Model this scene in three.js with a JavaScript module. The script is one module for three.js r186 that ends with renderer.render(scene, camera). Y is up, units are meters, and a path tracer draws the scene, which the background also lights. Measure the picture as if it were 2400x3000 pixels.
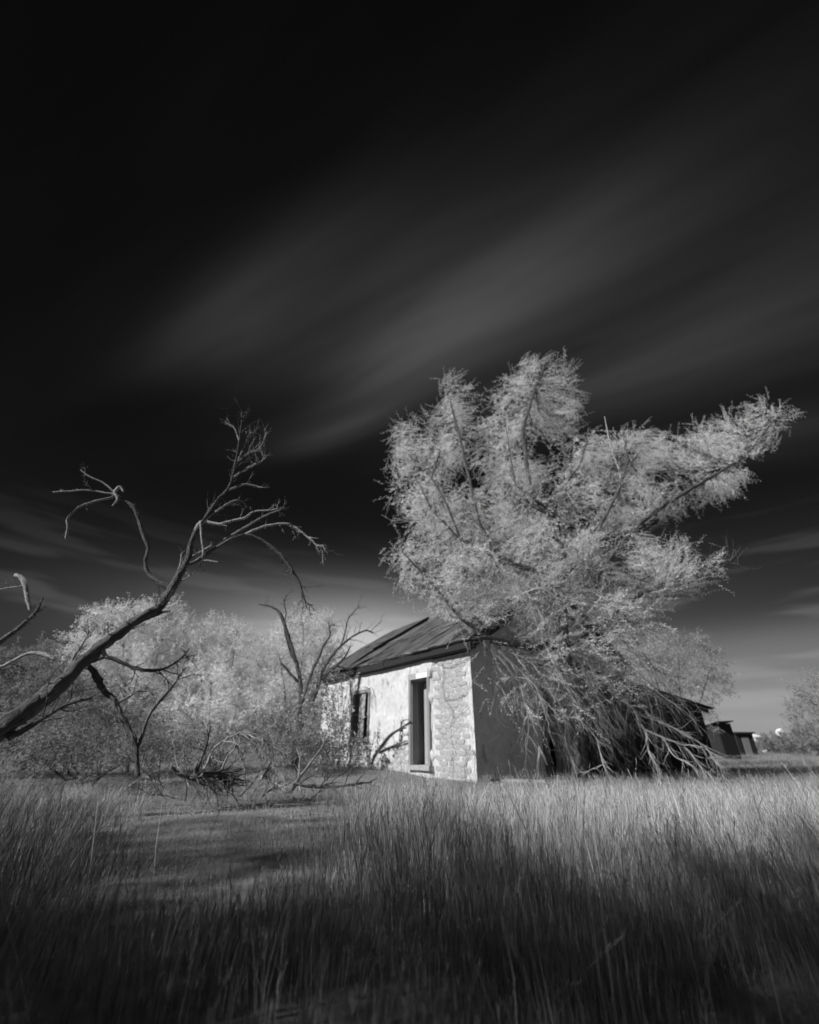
import * as THREE from 'three';
import { mergeGeometries } from 'three/addons/utils/BufferGeometryUtils.js';
import { createNoise2D, createNoise3D } from 'simplex-noise';

// ---------------------------------------------------------------- camera, sky, sun, exposure
const EYE = 0.65, PITCH = THREE.MathUtils.degToRad(27.96), FPX = 1300;      // eye height; upward tilt; lens in pixels of a 2400 x 3000 frame
const scene = new THREE.Scene();
const camera = new THREE.PerspectiveCamera(2 * THREE.MathUtils.radToDeg(Math.atan(1500 / FPX)), 0.8, 0.05, 900);
camera.position.set(0, EYE, 0);
camera.rotation.set(PITCH, 0, 0);
camera.focus = 2.8;
camera.userData.fStop = 1.3;
const renderer = new THREE.WebGLRenderer({ antialias: true });
renderer.toneMapping = THREE.LinearToneMapping;
renderer.toneMappingExposure = 1;
renderer.shadowMap.enabled = true;

const rng = (seed) => () => { seed = (seed + 0x6d2b79f5) | 0; let t = Math.imul(seed ^ (seed >>> 15), 1 | seed); t = (t + Math.imul(t ^ (t >>> 7), 61 | t)) ^ t; return ((t ^ (t >>> 14)) >>> 0) / 4294967296; };
const n2 = createNoise2D(rng(11)), n3 = createNoise3D(rng(12));
const clamp = (x, a = 0, b = 1) => Math.min(b, Math.max(a, x));
const sstep = (a, b, x) => { const t = clamp((x - a) / (b - a)); return t * t * (3 - 2 * t); };
const lerp = (a, b, t) => a + (b - a) * t;
const V = (x, y, z) => new THREE.Vector3(x, y, z);
const fbm = (x, y, o = 4) => { let s = 0, a = 0.5; for (let i = 0; i < o; i++) { s += a * n2(x, y); x = x * 2.03 + 17.1; y = y * 2.03 - 9.7; a *= 0.5; } return s; };

// direction (right, up, forward) seen at a point of the 2400 x 3000 frame, and the place it shows at a forward distance
function ray(px, py) {
  const cx = (px - 1200) / FPX, cy = (1500 - py) / FPX;
  return [cx, cy * Math.cos(PITCH) + Math.sin(PITCH), Math.cos(PITCH) - cy * Math.sin(PITCH)];
}
function at(px, py, F) { const r = ray(px, py), k = F / r[2]; return V(r[0] * k, EYE + r[1] * k, -F); }
const scaleAt = (px, py, F) => F / ray(px, py)[2] / FPX;                     // metres per frame pixel there

// sky: dark clear infrared sky, pale haze low down, thin wind-drawn cloud in one layer streaming along CLOUD_DIR
{
  const W = 2048, H = 1024, data = new Float32Array(W * H * 4);
  const cv = new THREE.Vector2(-0.87, -0.49).normalize(), cw = new THREE.Vector2(-cv.y, cv.x);
  const plane = (dx, dy, dz) => { const x = dx / (dy + 0.03), z = dz / (dy + 0.03); return [x * cv.x + z * cv.y, x * cw.x + z * cw.y]; };
  const bank = (px, py, sa, sb, k, turn = 0) => { const r = ray(px, py), l = Math.hypot(...r), p = plane(r[0] / l, r[1] / l, -r[2] / l); return [...p, sa, sb, k, Math.cos(turn), Math.sin(turn)]; };
  const banks = [
    bank(1190, 1010, 0.28, 0.1, 0.084), bank(1480, 850, 0.34, 0.12, 0.054), bank(1900, 760, 0.55, 0.22, 0.009), bank(700, 1020, 0.26, 0.1, 0.02), bank(900, 850, 0.34, 0.11, 0.018),
    bank(1000, 1255, 0.25, 0.06, 0.03), bank(1750, 1100, 0.5, 0.18, 0.03), bank(2250, 1000, 0.5, 0.22, 0.016), bank(1300, 1060, 0.6, 0.22, 0.02), bank(2100, 1300, 0.5, 0.2, 0.02), bank(1100, 900, 0.7, 0.3, 0.01),
  ];
  const az0 = (px, py) => { const r = ray(px, py); return [Math.atan2(-r[2], r[0]), THREE.MathUtils.radToDeg(Math.atan2(r[1], Math.hypot(r[0], r[2])))]; };
  const glows = [[...az0(1070, 1930), 0.27, 6, 0.5], [...az0(700, 1850), 0.28, 5.5, 0.06], [...az0(2230, 2090), 0.45, 5, 0.24], [...az0(2230, 1890), 0.4, 2.2, 0.06], [...az0(1500, 1850), 0.5, 7, 0.04], [2.2, 8, 0.5, 5, 0.06], [0.6, 9, 0.4, 5, 0.05]];      // banks of pale haze
  for (let j = 0; j < H; j++) {
    const el = ((j + 0.5) / H - 0.5) * Math.PI, dy = Math.sin(el), c = Math.cos(el);
    for (let i = 0; i < W; i++) {
      const az = ((i + 0.5) / W - 0.5) * 2 * Math.PI, dx = c * Math.cos(az), dz = c * Math.sin(az);
      let L;
      if (dy <= 0) L = 0.03;
      else {
        const e = THREE.MathUtils.radToDeg(el), side = 0.5 + 0.5 * Math.cos(az + 1.35);            // a little paler round the house, darker far left
        L = 0.0013 + 0.0105 * Math.exp(-e / 24) + (0.025 + 0.075 * side) * Math.exp(-e / 6.5);
        for (const [gx, gy, ga, ge, gk] of glows) { const q = ((((az - gx) + 3 * Math.PI) % (2 * Math.PI)) - Math.PI) / ga, w = (e - gy) / ge; L += gk * Math.exp(-q * q - w * w); }
        const [a, b] = plane(dx, dy, dz), fade = sstep(0.0, 0.14, dy);
        const warp = 0.25 * fbm(a * 0.35 + 3, b * 0.35, 2);
        const streak = 0.5 + 0.5 * fbm(a * 0.42 + 2.0, (b + warp) * 2.9, 4) * 1.5, wide = 0.5 + 0.5 * fbm(a * 0.25 - 4.0, (b + warp) * 0.75 + 1.3, 3) * 1.6;
        let cl = 0.0025 * clamp(wide - 0.3) * (0.4 + 0.8 * clamp(streak));
        for (const [ba, bb, sa, sb, k] of banks) {
          const u = (a - ba) / sa, v = (b - bb + warp * 0.5) / sb, q = u * u + v * v;
          if (q < 9) cl += k * Math.exp(-q) * (0.42 + 0.88 * clamp(streak)) * (0.75 + 0.4 * clamp(wide)) * 0.85;
        }
        L += cl * (0.15 + 0.85 * fade);
        const low = sstep(0.0, 5, e) * (1 - sstep(9, 26, e));                                       // long thin bars of cloud low in the sky
        L += low * 0.055 * sstep(0.47, 0.75, 0.5 + 0.5 * fbm(az * 1.6 + 1.7, e * 0.27 + az * 0.55, 4) * 1.5) * (0.1 + 0.9 * side ** 2);
      }
      const o = (j * W + i) * 4; data[o] = data[o + 1] = data[o + 2] = L; data[o + 3] = 1;
    }
  }
  const t = new THREE.DataTexture(data, W, H, THREE.RGBAFormat, THREE.FloatType);
  t.mapping = THREE.EquirectangularReflectionMapping; t.magFilter = t.minFilter = THREE.LinearFilter; t.needsUpdate = true;
  scene.background = t; scene.environment = t;
}
const SUN = V(-0.93 * Math.cos(0.6), Math.sin(0.6), 0.36 * Math.cos(0.6)).normalize();
const sun = new THREE.DirectionalLight(new THREE.Color(1, 1, 1), 4.8);
sun.position.copy(SUN).multiplyScalar(60); sun.target.position.set(0, 0, -8);
sun.castShadow = true; sun.shadow.mapSize.set(4096, 4096); sun.shadow.radius = 1.8;
Object.assign(sun.shadow.camera, { left: -32, right: 32, top: 32, bottom: -32, near: 1, far: 140 });
scene.add(sun, sun.target);

// ---------------------------------------------------------------- helpers
const used = new Map();
function numbered(n) { const k = used.get(n) ?? 0; used.set(n, k + 1); return k ? n + '_' + String(k).padStart(3, '0') : n; }
function tag(o, label, category, group, kind) {
  o.userData.label = label;
  if (category) o.userData.category = category;
  if (group) o.userData.group = group;
  if (kind) o.userData.kind = kind;
  return o;
}
function lit(o) { o.castShadow = o.receiveShadow = true; return o; }
function thing(name, label, category, pos = V(0, 0, 0), turn = 0, group) {
  const o = new THREE.Group(); o.name = numbered(name); o.position.copy(pos); o.rotation.y = turn; scene.add(o);
  return tag(o, label, category, group);
}
function part(name, geo, mat, parent) { const m = lit(new THREE.Mesh(geo, mat)); m.name = name; parent.add(m); return m; }
function grp(name, parent) { const g = new THREE.Group(); g.name = name; parent.add(g); return g; }
const box = (x0, x1, y0, y1, z0, z1) => { const g = new THREE.BoxGeometry(x1 - x0, y1 - y0, z1 - z0); g.translate((x0 + x1) / 2, (y0 + y1) / 2, (z0 + z1) / 2); return g; };
const merge = (a) => mergeGeometries(a.map((g) => { const h = g.index ? g.toNonIndexed() : g; for (const k of Object.keys(h.attributes)) if (!['position', 'normal', 'uv'].includes(k)) h.deleteAttribute(k); return h; }));
function geom(pos, idx, uv) {
  const g = new THREE.BufferGeometry();
  g.setAttribute('position', new THREE.Float32BufferAttribute(pos, 3));
  g.setAttribute('uv', new THREE.Float32BufferAttribute(uv ?? new Array(pos.length / 3 * 2).fill(0), 2));
  if (idx) g.setIndex(idx);
  g.computeVertexNormals();
  return g;
}
// a tapered tube through points, its radius given at each; uv in metres
function tube(pts, rad, sides = 6, rough = 0, seed = 1) {
  const pos = [], uv = [], idx = []; let len = 0;
  let nrm = V(0, 0, 1), prevT = null;
  for (let i = 0; i < pts.length; i++) {
    const t = pts[Math.min(i + 1, pts.length - 1)].clone().sub(pts[Math.max(i - 1, 0)]).normalize();
    if (!prevT) { nrm = Math.abs(t.y) < 0.9 ? V(0, 1, 0) : V(1, 0, 0); }
    nrm.addScaledVector(t, -nrm.dot(t)).normalize(); prevT = t;
    const bin = t.clone().cross(nrm);
    if (i) len += pts[i].distanceTo(pts[i - 1]);
    for (let s = 0; s <= sides; s++) {
      const a = s / sides * 2 * Math.PI, c = Math.cos(a), d = Math.sin(a);
      const r = rad[i] * (1 + rough * n3(c * 1.3 + seed * 7.1, d * 1.3, len * 2.2 / (0.3 + rad[i] * 4)));
      pos.push(pts[i].x + (nrm.x * c + bin.x * d) * r, pts[i].y + (nrm.y * c + bin.y * d) * r, pts[i].z + (nrm.z * c + bin.z * d) * r);
      uv.push(s / sides * Math.max(0.05, 2 * Math.PI * rad[0]), len);
    }
  }
  const w = sides + 1;
  for (let i = 0; i < pts.length - 1; i++) for (let s = 0; s < sides; s++) { const a = i * w + s; idx.push(a, a + 1, a + w, a + 1, a + w + 1, a + w); }
  for (const [ring, flip] of [[0, 1], [pts.length - 1, 0]]) {
    const c = pos.length / 3; pos.push(pts[ring].x, pts[ring].y, pts[ring].z); uv.push(0, 0);
    for (let s = 0; s < sides; s++) flip ? idx.push(c, ring * w + s + 1, ring * w + s) : idx.push(c, ring * w + s, ring * w + s + 1);
  }
  return geom(pos, idx, uv);
}
function smooth(pts, rad, per = 4, wob = 0, R = Math.random) {
  const c = new THREE.CatmullRomCurve3(pts, false, 'centripetal'), n = (pts.length - 1) * per, P = [], Q = [];
  for (let i = 0; i <= n; i++) {
    const p = c.getPoint(i / n), f = i / n * (pts.length - 1), k = Math.min(pts.length - 2, Math.floor(f)), r = lerp(rad[k], rad[k + 1], f - k);
    if (i && i < n && wob) p.add(V(R() - 0.5, R() - 0.5, R() - 0.5).multiplyScalar(r * wob));
    P.push(p); Q.push(r);
  }
  return [P, Q];
}
// textures
function tex(size, fn, srgb = false, wrap = true) {
  const d = new Uint8Array(size * size * 4);
  for (let y = 0; y < size; y++) for (let x = 0; x < size; x++) { const v = clamp(fn(x / size, y / size)) * 255, o = (y * size + x) * 4; d[o] = d[o + 1] = d[o + 2] = v; d[o + 3] = 255; }
  const t = new THREE.DataTexture(d, size, size); t.magFilter = t.minFilter = THREE.LinearFilter; if (wrap) t.wrapS = t.wrapT = THREE.RepeatWrapping;
  if (srgb) t.colorSpace = THREE.SRGBColorSpace; t.needsUpdate = true; return t;
}
const tile = (f, px, py) => (u, v) => { const a = (x, y) => f(x, y), bu = sstep(0.7, 1, u), bv = sstep(0.7, 1, v); return lerp(lerp(a(u * px, v * py), a((u - 1) * px, v * py), bu), lerp(a(u * px, (v - 1) * py), a((u - 1) * px, (v - 1) * py), bu), bv); };
const at_scale = (t, sx, sy = sx) => { const c = t.clone(); c.repeat.set(sx, sy); c.needsUpdate = true; return c; };
const T = {
  plaster: tex(512, tile((x, y) => 0.78 + 0.13 * fbm(x * 2, y * 2, 5) + 0.12 * fbm(x * 9 + 4, y * 9, 3) - 0.28 * sstep(0.28, 0.5, fbm(x * 5 + 8, y * 3, 4)), 1, 1)),
  plasterBump: tex(512, tile((x, y) => 0.5 + 0.4 * fbm(x * 6, y * 6, 5) + 0.15 * fbm(x * 25, y * 25, 2), 1, 1)),
  adobe: tex(512, tile((x, y) => 0.72 + 0.2 * fbm(x * 7, y * 7, 5) - 0.3 * sstep(0.2, 0.45, fbm(x * 14 + 3, y * 10, 3)), 1, 1)),
  adobeBump: tex(512, tile((x, y) => 0.5 + 0.45 * fbm(x * 8, y * 8, 4) + 0.3 * fbm(x * 26 + 5, y * 26, 3), 1, 1)),
  bark: tex(256, tile((x, y) => 0.6 + 0.35 * fbm(x * 9, y * 2.2, 4) - 0.3 * sstep(0.1, 0.4, fbm(x * 14 + 3, y * 2, 3)), 1, 1)),
  wood: tex(256, tile((x, y) => 0.62 + 0.28 * fbm(x * 14, y * 0.9, 4) + 0.15 * fbm(x * 40, y * 2, 2) - 0.3 * sstep(0.35, 0.5, fbm(x * 3, y * 2 + 9, 3)), 1, 1)),
  metal: tex(512, tile((x, y) => 0.62 + 0.32 * fbm(x * 2.5, y * 1.4, 5) - 0.35 * sstep(0.05, 0.4, fbm(x * 5 + 7, y * 1.6, 4)), 1, 1)),
  soil: tex(512, tile((x, y) => 0.6 + 0.3 * fbm(x * 6, y * 6, 5) + 0.25 * fbm(x * 30, y * 30, 2), 1, 1)),
};
const grey = (v) => new THREE.Color(v, v, v);
const std = (v, o = {}) => new THREE.MeshStandardMaterial({ color: grey(v), roughness: 0.95, ...o });
const M = {
  plaster: std(0.8, { map: at_scale(T.plaster, 0.5), bumpMap: at_scale(T.plasterBump, 0.7), bumpScale: 0.018 }),
  adobe: std(0.95, { map: at_scale(T.adobe, 0.9), bumpMap: at_scale(T.adobeBump, 1.1), bumpScale: 0.022 }),
  mortar: std(0.86, { map: at_scale(T.adobe, 1.3), bumpMap: at_scale(T.adobeBump, 1.6), bumpScale: 0.02 }),
  gable: std(0.78, { map: at_scale(T.plaster, 0.33), bumpMap: at_scale(T.plasterBump, 0.6), bumpScale: 0.02 }),
  inside: std(0.3, { map: at_scale(T.plaster, 0.5) }),
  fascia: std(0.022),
  frame: std(0.42, { map: at_scale(T.wood, 2, 0.7), bumpMap: at_scale(T.wood, 2, 0.7), bumpScale: 0.004 }),
  paleWood: std(0.62, { map: at_scale(T.wood, 2, 0.7), bumpMap: at_scale(T.wood, 2, 0.7), bumpScale: 0.004 }),
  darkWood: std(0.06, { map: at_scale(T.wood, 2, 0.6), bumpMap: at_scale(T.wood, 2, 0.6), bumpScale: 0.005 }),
  roof: std(0.17, { map: at_scale(T.metal, 0.6, 0.5), roughness: 0.75, bumpMap: at_scale(T.metal, 2, 2), bumpScale: 0.002 }),
  tin: std(0.5, { map: at_scale(T.metal, 1.5), roughness: 0.6 }),
  bark: std(0.27, { map: at_scale(T.bark, 4, 2), bumpMap: at_scale(T.bark, 4, 2), bumpScale: 0.03 }),
  twig: std(0.48, { map: at_scale(T.bark, 4, 3) }),
  bleached: std(0.62, { map: at_scale(T.bark, 4, 3) }),
  soil: std(0.34, { map: at_scale(T.soil, 0.6) }),
};
const leafMat = (v, tr = 0.4) => new THREE.MeshPhysicalMaterial({ color: grey(v), roughness: 1, transmission: tr, thickness: 0, side: THREE.DoubleSide, specularIntensity: 0.3 });

// ---------------------------------------------------------------- ground
const ground = (x, z) => 0.2 * Math.exp(-(((x + 1.2) / 3.4) ** 2 + ((z + 13.5) / 3.6) ** 2)) + 0.035 * fbm(x * 0.35, z * 0.35, 3) + 0.1 * fbm(x * 0.05 + 5, z * 0.05, 2) * sstep(9, 30, Math.hypot(x, z))
  + 0.05 * Math.exp(-(((x + 1.9) / 0.7) ** 2 + ((z + 5.2) / 0.5) ** 2));
{
  const line = []; for (let i = -90; i <= 90; i++) { const u = i / 90; line.push(Math.sign(u) * (Math.abs(u) * 14 + 420 * Math.abs(u) ** 6)); }
  const pos = [], uv = [], idx = [], n = line.length;
  for (const z of line) for (const x of line) { const Z = z - 8; pos.push(x, ground(x, Z), Z); uv.push(x, Z); }
  for (let j = 0; j < n - 1; j++) for (let i = 0; i < n - 1; i++) { const a = j * n + i; idx.push(a, a + n, a + 1, a + 1, a + n, a + n + 1); }
  const g = lit(new THREE.Mesh(geom(pos, idx, uv), M.soil)); g.name = 'ground'; scene.add(g);
  tag(g, 'dry pale soil under the grass, running flat to the horizon', 'ground', null, 'structure');
}

// ---------------------------------------------------------------- the adobe house: local x runs along the gable, z toward the viewer, west wall on x = 0
const CORNER = V(1.31, 0, -9.95), HT = THREE.MathUtils.degToRad(36), HW = 5.9, HL = 6.9, EAVE = 2.5, RIDGE = 4.62;
const house = thing('adobe_house', 'ruined single-storey adobe house with pale sunlit side wall and rusty metal roof', 'house', CORNER, HT);
const toWorld = (x, y, z) => V(x, y, z).applyAxisAngle(V(0, 1, 0), HT).add(CORNER);
const toLocal = (p) => p.clone().sub(CORNER).applyAxisAngle(V(0, 1, 0), -HT);
function onWest(px, py, off = 0) {                                            // where the line of sight meets the west wall, in the world
  const r = ray(px, py), d = V(r[0], r[1], -r[2]).applyAxisAngle(V(0, 1, 0), -HT), o = toLocal(V(0, EYE, 0)), k = (-off - o.x) / d.x;
  return toWorld(-off, o.y + d.y * k, o.z + d.z * k);
}
const DOOR = { t0: 1.38, t1: 2.19, y0: 0.3, y1: 2.12 }, WIN = { t0: 4.0, t1: 5.0, y0: 0.85, y1: 2.1 };
const GDOOR = { x0: 2.0, x1: 2.95, y0: 0.05, y1: 1.95 };
// how far a point of the west wall lies inside the plaster (above 0) or in the bare brickwork (below 0)
const plastered = (t, y) => {
  const edge = 1.34 + 0.1 * n2(y * 2.2, 3.3) + (y > 2.15 ? -0.05 : 0), patch = Math.max((t - 3.25 + 0.9 * y) * 0.7, y - 1.0 - 0.12 * n2(t * 4, 7)) + 0.16 * n2(t * 3.1, y * 3.1);
  return Math.min(t - edge, t < DOOR.t1 + 0.02 && y < DOOR.y1 ? 1 : patch);
};
function wallGrid(u0, u1, y0, y1, step, keep, place) {                        // a sheet of small cells
  const nu = Math.round((u1 - u0) / step), ny = Math.round((y1 - y0) / step), pos = [], uv = [], idx = [], id = new Map();
  const vert = (i, j) => { const k = i * 4096 + j; if (!id.has(k)) { const u = u0 + (u1 - u0) * i / nu, y = y0 + (y1 - y0) * j / ny; id.set(k, pos.length / 3); pos.push(...place(u, y)); uv.push(u, y); } return id.get(k); };
  for (let i = 0; i < nu; i++) for (let j = 0; j < ny; j++) {
    if (!keep(u0 + (u1 - u0) * (i + 0.5) / nu, y0 + (y1 - y0) * (j + 0.5) / ny)) continue;
    const a = vert(i, j), b = vert(i + 1, j), c = vert(i + 1, j + 1), d = vert(i, j + 1); idx.push(a, b, c, a, c, d);
  }
  return geom(pos, idx, uv);
}
{
  const TH = 0.4, B = -0.35, west = part('wall', merge([
    box(0, TH, B, EAVE, -DOOR.t0, -0.004), box(0, TH, DOOR.y1, EAVE, -DOOR.t1, -DOOR.t0), box(0, TH, B, DOOR.y0, -DOOR.t1, -DOOR.t0), box(0, TH, B, EAVE, -WIN.t0, -DOOR.t1),
    box(0, TH, B, WIN.y0, -WIN.t1, -WIN.t0), box(0, TH, WIN.y1, EAVE, -WIN.t1, -WIN.t0), box(0, TH, B, EAVE, -HL, -WIN.t1)]), M.mortar, house);
  const hole = (t, y) => (t > DOOR.t0 && t < DOOR.t1 && y > DOOR.y0 && y < DOOR.y1) || (t > WIN.t0 && t < WIN.t1 && y > WIN.y0 && y < WIN.y1);
  part('plaster', wallGrid(0, HL, B + 0.05, EAVE, 0.04, (t, y) => !hole(t, y) && plastered(t, y) > 0, (t, y) => {
    const m = plastered(t, y); return [-0.004 - 0.048 * sstep(0, 0.07, m) * (1 + 0.5 * fbm(t * 1.1, y * 1.1, 4)), y, -t];
  }), M.plaster, west);
  // bare adobe bricks, each its own piece
  const R = rng(5), shapes = [];
  for (let k = 0; k < 6; k++) {
    const g = new THREE.BoxGeometry(0.07, 0.094, 0.27, 1, 2, 3), p = g.attributes.position;
    for (let i = 0; i < p.count; i++) {
      const x = p.getX(i), y = p.getY(i), z = p.getZ(i), w = 1 - 0.35 * sstep(0.09, 0.135, Math.abs(z)) * sstep(0.02, 0.047, Math.abs(y));
      p.setXYZ(i, x + (x < 0 ? 0.009 * n3(z * 9 + k * 5, y * 16, k) + (1 - w) * 0.016 : 0), y * lerp(1, w, 0.4) + 0.006 * n3(z * 9, k, y * 9), z * lerp(1, w, 0.25) + 0.012 * n3(y * 12, k * 3, z * 3));
    }
    g.computeVertexNormals(); shapes.push(g);
  }
  for (let c = 0; c < 27; c++) {
    const y = -0.05 + c * 0.101; if (y > EAVE - 0.06) break;
    for (let k = -1; k < 12; k++) {
      const t = 0.14 + k * 0.283 + (c % 2) * 0.14 + (R() - 0.5) * 0.03;
      if (t < 0.14 || t > 3.2 || plastered(t, y) > 0.06) continue;
      if (t > DOOR.t0 - 0.2 && t < DOOR.t1 + 0.2 && y < DOOR.y1 + 0.06) continue;
      const b = part('brick', shapes[Math.floor(R() * 6)], M.adobe, west);
      b.position.set(0.031 - 0.014 * R(), y + (R() - 0.5) * 0.008, -t); b.rotation.set((R() - 0.5) * 0.06, (R() - 0.5) * 0.05, R() < 0.5 ? Math.PI * 0 : 0);
    }
  }
  const tri = (z0, z1) => { const s = new THREE.Shape(); s.moveTo(0, EAVE); s.lineTo(HW, EAVE); s.lineTo(HW / 2, RIDGE - 0.2); const g = new THREE.ExtrudeGeometry(s, { depth: z1 - z0, bevelEnabled: false }); g.translate(0, 0, z0); return g; };
  const gable = part('gable_wall', merge([
    box(TH, GDOOR.x0, B, EAVE, -TH, 0), box(GDOOR.x0, GDOOR.x1, GDOOR.y1, EAVE, -TH, 0), box(GDOOR.x1, HW, B, EAVE, -TH, 0), tri(-TH, 0)]), M.gable, house);
  part('plaster', wallGrid(0, HW, B + 0.05, EAVE, 0.05, (x, y) => !(x > GDOOR.x0 && x < GDOOR.x1 && y < GDOOR.y1), (x, y) => [x - (x < 0.05 ? 0.012 : 0), y, 0.006 + 0.02 * (1 + fbm(x * 1.6, y * 1.6, 4))]), M.gable, gable);
  part('wall', merge([box(HW - TH, HW, B, EAVE, -HL, -TH - 0.002)]), M.gable, house);
  part('wall', merge([box(TH + 0.002, HW - TH - 0.002, B, EAVE, -HL, -HL + TH), tri(-HL, -HL + TH)]), M.gable, house);
  part('floor', box(TH, HW - TH, B, 0.26, -HL + TH, -TH), M.inside, house);
  part('partition', box(2.6, 2.75, 0.26, EAVE, -HL + TH, -TH), M.inside, house);

  // doorway
  const d = grp('doorway', house), f0 = 0.085;
  part('door_jamb', box(-0.06, 0.14, DOOR.y0, DOOR.y1 - 0.002, -DOOR.t0 - f0, -DOOR.t0), M.frame, d);
  part('door_jamb', box(-0.06, 0.14, DOOR.y0, DOOR.y1 - 0.002, -DOOR.t1, -DOOR.t1 + f0), M.frame, d);
  part('door_stop', box(-0.03, 0.05, DOOR.y0, DOOR.y1 - 0.1, -DOOR.t1 + f0, -DOOR.t1 + f0 + 0.03), M.frame, d);
  part('lintel', box(-0.063, 0.14, DOOR.y1, DOOR.y1 + 0.13, -DOOR.t1 - 0.02, -DOOR.t0 + 0.06), M.paleWood, d);
  part('head_board', box(-0.052, -0.03, DOOR.y1 + 0.002, DOOR.y1 + 0.12, -DOOR.t1 + 0.32, -DOOR.t0 - 0.05).translate(-0.016, 0, 0), std(0.85), d);
  part('threshold', box(-0.14, 0.3, DOOR.y0 - 0.09, DOOR.y0 - 0.002, -DOOR.t1 + 0.02, -DOOR.t0 + 0.05), M.paleWood, d);
  const leaf = grp('door_leaf', d); leaf.position.set(0.22, DOOR.y0 + 0.01, -DOOR.t0 - 0.09); leaf.rotation.y = -0.12;
  for (let k = 0; k < 3; k++) part('plank', box(-0.015, 0.02 + 0.003 * (k % 2), 0, 1.74, -0.172 - k * 0.175, -0.004 - k * 0.175), k < 2 ? M.frame : M.paleWood, leaf);

  // boarded window
  const w = grp('window', house), q = 0.09;
  part('window_frame', merge([box(-0.065, 0.12, WIN.y0, WIN.y1, -WIN.t0 - q, -WIN.t0), box(-0.065, 0.12, WIN.y0, WIN.y1, -WIN.t1, -WIN.t1 + q), box(-0.063, 0.12, WIN.y1 - q, WIN.y1 - 0.001, -WIN.t1 + q, -WIN.t0 - q)]), M.frame, w);
  part('sill', box(-0.11, 0.12, WIN.y0 - 0.07, WIN.y0 - 0.002, -WIN.t1 - 0.05, -WIN.t0 + 0.05), M.frame, w);
  const board = part('board', box(0.0, 0.03, 0, WIN.y1 - WIN.y0 - q, -0.11, 0.11), M.paleWood, w); board.position.set(-0.02, WIN.y0, -4.47); board.rotation.x = 0.06;
  part('mullion', box(0.0, 0.09, WIN.y0, WIN.y1 - q, -4.65, -4.58), M.frame, w);
  part('sash', merge([box(0.04, 0.08, 1.45, 1.5, -WIN.t1 + q, -4.65), box(0.04, 0.08, 1.45, 1.5, -4.58, -WIN.t0 - q)]), M.frame, w);

  // roof: deck, corrugated sheets one by one, fascia
  const roof = grp('roof', house), EX = -0.22, EY = 2.72, Z0 = 0.28, RX = HW / 2, slope = Math.atan2(RIDGE - EY, RX - EX), LEN = Math.hypot(RIDGE - EY, RX - EX);
  const deck = (sx) => { const s = new THREE.Shape(); s.moveTo(EX + 0.03, EY - 0.05); s.lineTo(RX, RIDGE - 0.05); s.lineTo(RX, RIDGE - 0.13); s.lineTo(EX + 0.03, EY - 0.13); const g = new THREE.ExtrudeGeometry(s, { depth: HL + Z0 - 0.1, bevelEnabled: false }); g.translate(0, 0, -HL + 0.04); if (sx < 0) g.applyMatrix4(new THREE.Matrix4().makeScale(-1, 1, 1).setPosition(HW, 0, 0)); return sx < 0 ? (g.index ? g.toNonIndexed() : g) : g; };
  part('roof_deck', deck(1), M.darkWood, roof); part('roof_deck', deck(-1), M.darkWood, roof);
  for (const [z0, z1, drop, tilt, w] of [[-1.55, Z0 - 0.02, 0, 0.004, 0.19], [-3.1, -1.565, 0.01, -0.008, 0.18], [-5.0, -3.12, 0, 0.012, 0.2], [-6.95, -5.03, 0.02, -0.006, 0.17]]) {
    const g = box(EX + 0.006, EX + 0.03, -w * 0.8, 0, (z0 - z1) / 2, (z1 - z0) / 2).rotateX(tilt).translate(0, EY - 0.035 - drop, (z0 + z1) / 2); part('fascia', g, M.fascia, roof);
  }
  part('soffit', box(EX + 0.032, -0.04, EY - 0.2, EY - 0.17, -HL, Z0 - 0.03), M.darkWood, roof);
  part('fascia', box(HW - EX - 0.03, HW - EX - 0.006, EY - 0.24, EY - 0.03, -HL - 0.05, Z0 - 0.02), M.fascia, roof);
  const rake = (m) => { const s = new THREE.Shape(); s.moveTo(EX, EY - 0.04); s.lineTo(RX, RIDGE - 0.04); s.lineTo(RX, RIDGE - 0.26); s.lineTo(EX, EY - 0.26); const g = new THREE.ExtrudeGeometry(s, { depth: 0.03, bevelEnabled: false }); g.translate(0, 0, Z0 - 0.05); if (m) g.applyMatrix4(new THREE.Matrix4().makeScale(-1, 1, 1).setPosition(HW, 0, 0)); return g; };
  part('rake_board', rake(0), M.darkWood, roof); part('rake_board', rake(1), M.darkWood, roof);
  const sheet = (len, k) => {                                              // x down the slope, z across, corrugated, bent a little
    const nz = 40, nx = 6, pos = [], uv = [], idx = [], wdt = 0.74;
    for (let i = 0; i <= nx; i++) for (let j = 0; j <= nz; j++) {
      const x = len * i / nx, z = wdt * (j / nz - 0.5);
      pos.push(x, 0.011 * Math.cos(j / nz * 9 * 2 * Math.PI) + 0.018 * n2(x * 0.9 + k * 7, z * 1.2) * (0.3 + i / nx), z); uv.push(z + k * 1.3, x + k * 0.7);
    }
    for (let i = 0; i < nx; i++) for (let j = 0; j < nz; j++) { const a = i * (nz + 1) + j; idx.push(a, a + 1, a + nz + 1, a + 1, a + nz + 2, a + nz + 1); }
    return geom(pos, idx, uv);
  };
  const sheets = [0, 1, 2, 3].map((k) => sheet(LEN * 0.54, k)), RR = rng(77);
  const tones = [0.15, 0.18, 0.2, 0.24].map((v) => { const m = M.roof.clone(); m.color = grey(v); return m; });
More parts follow.
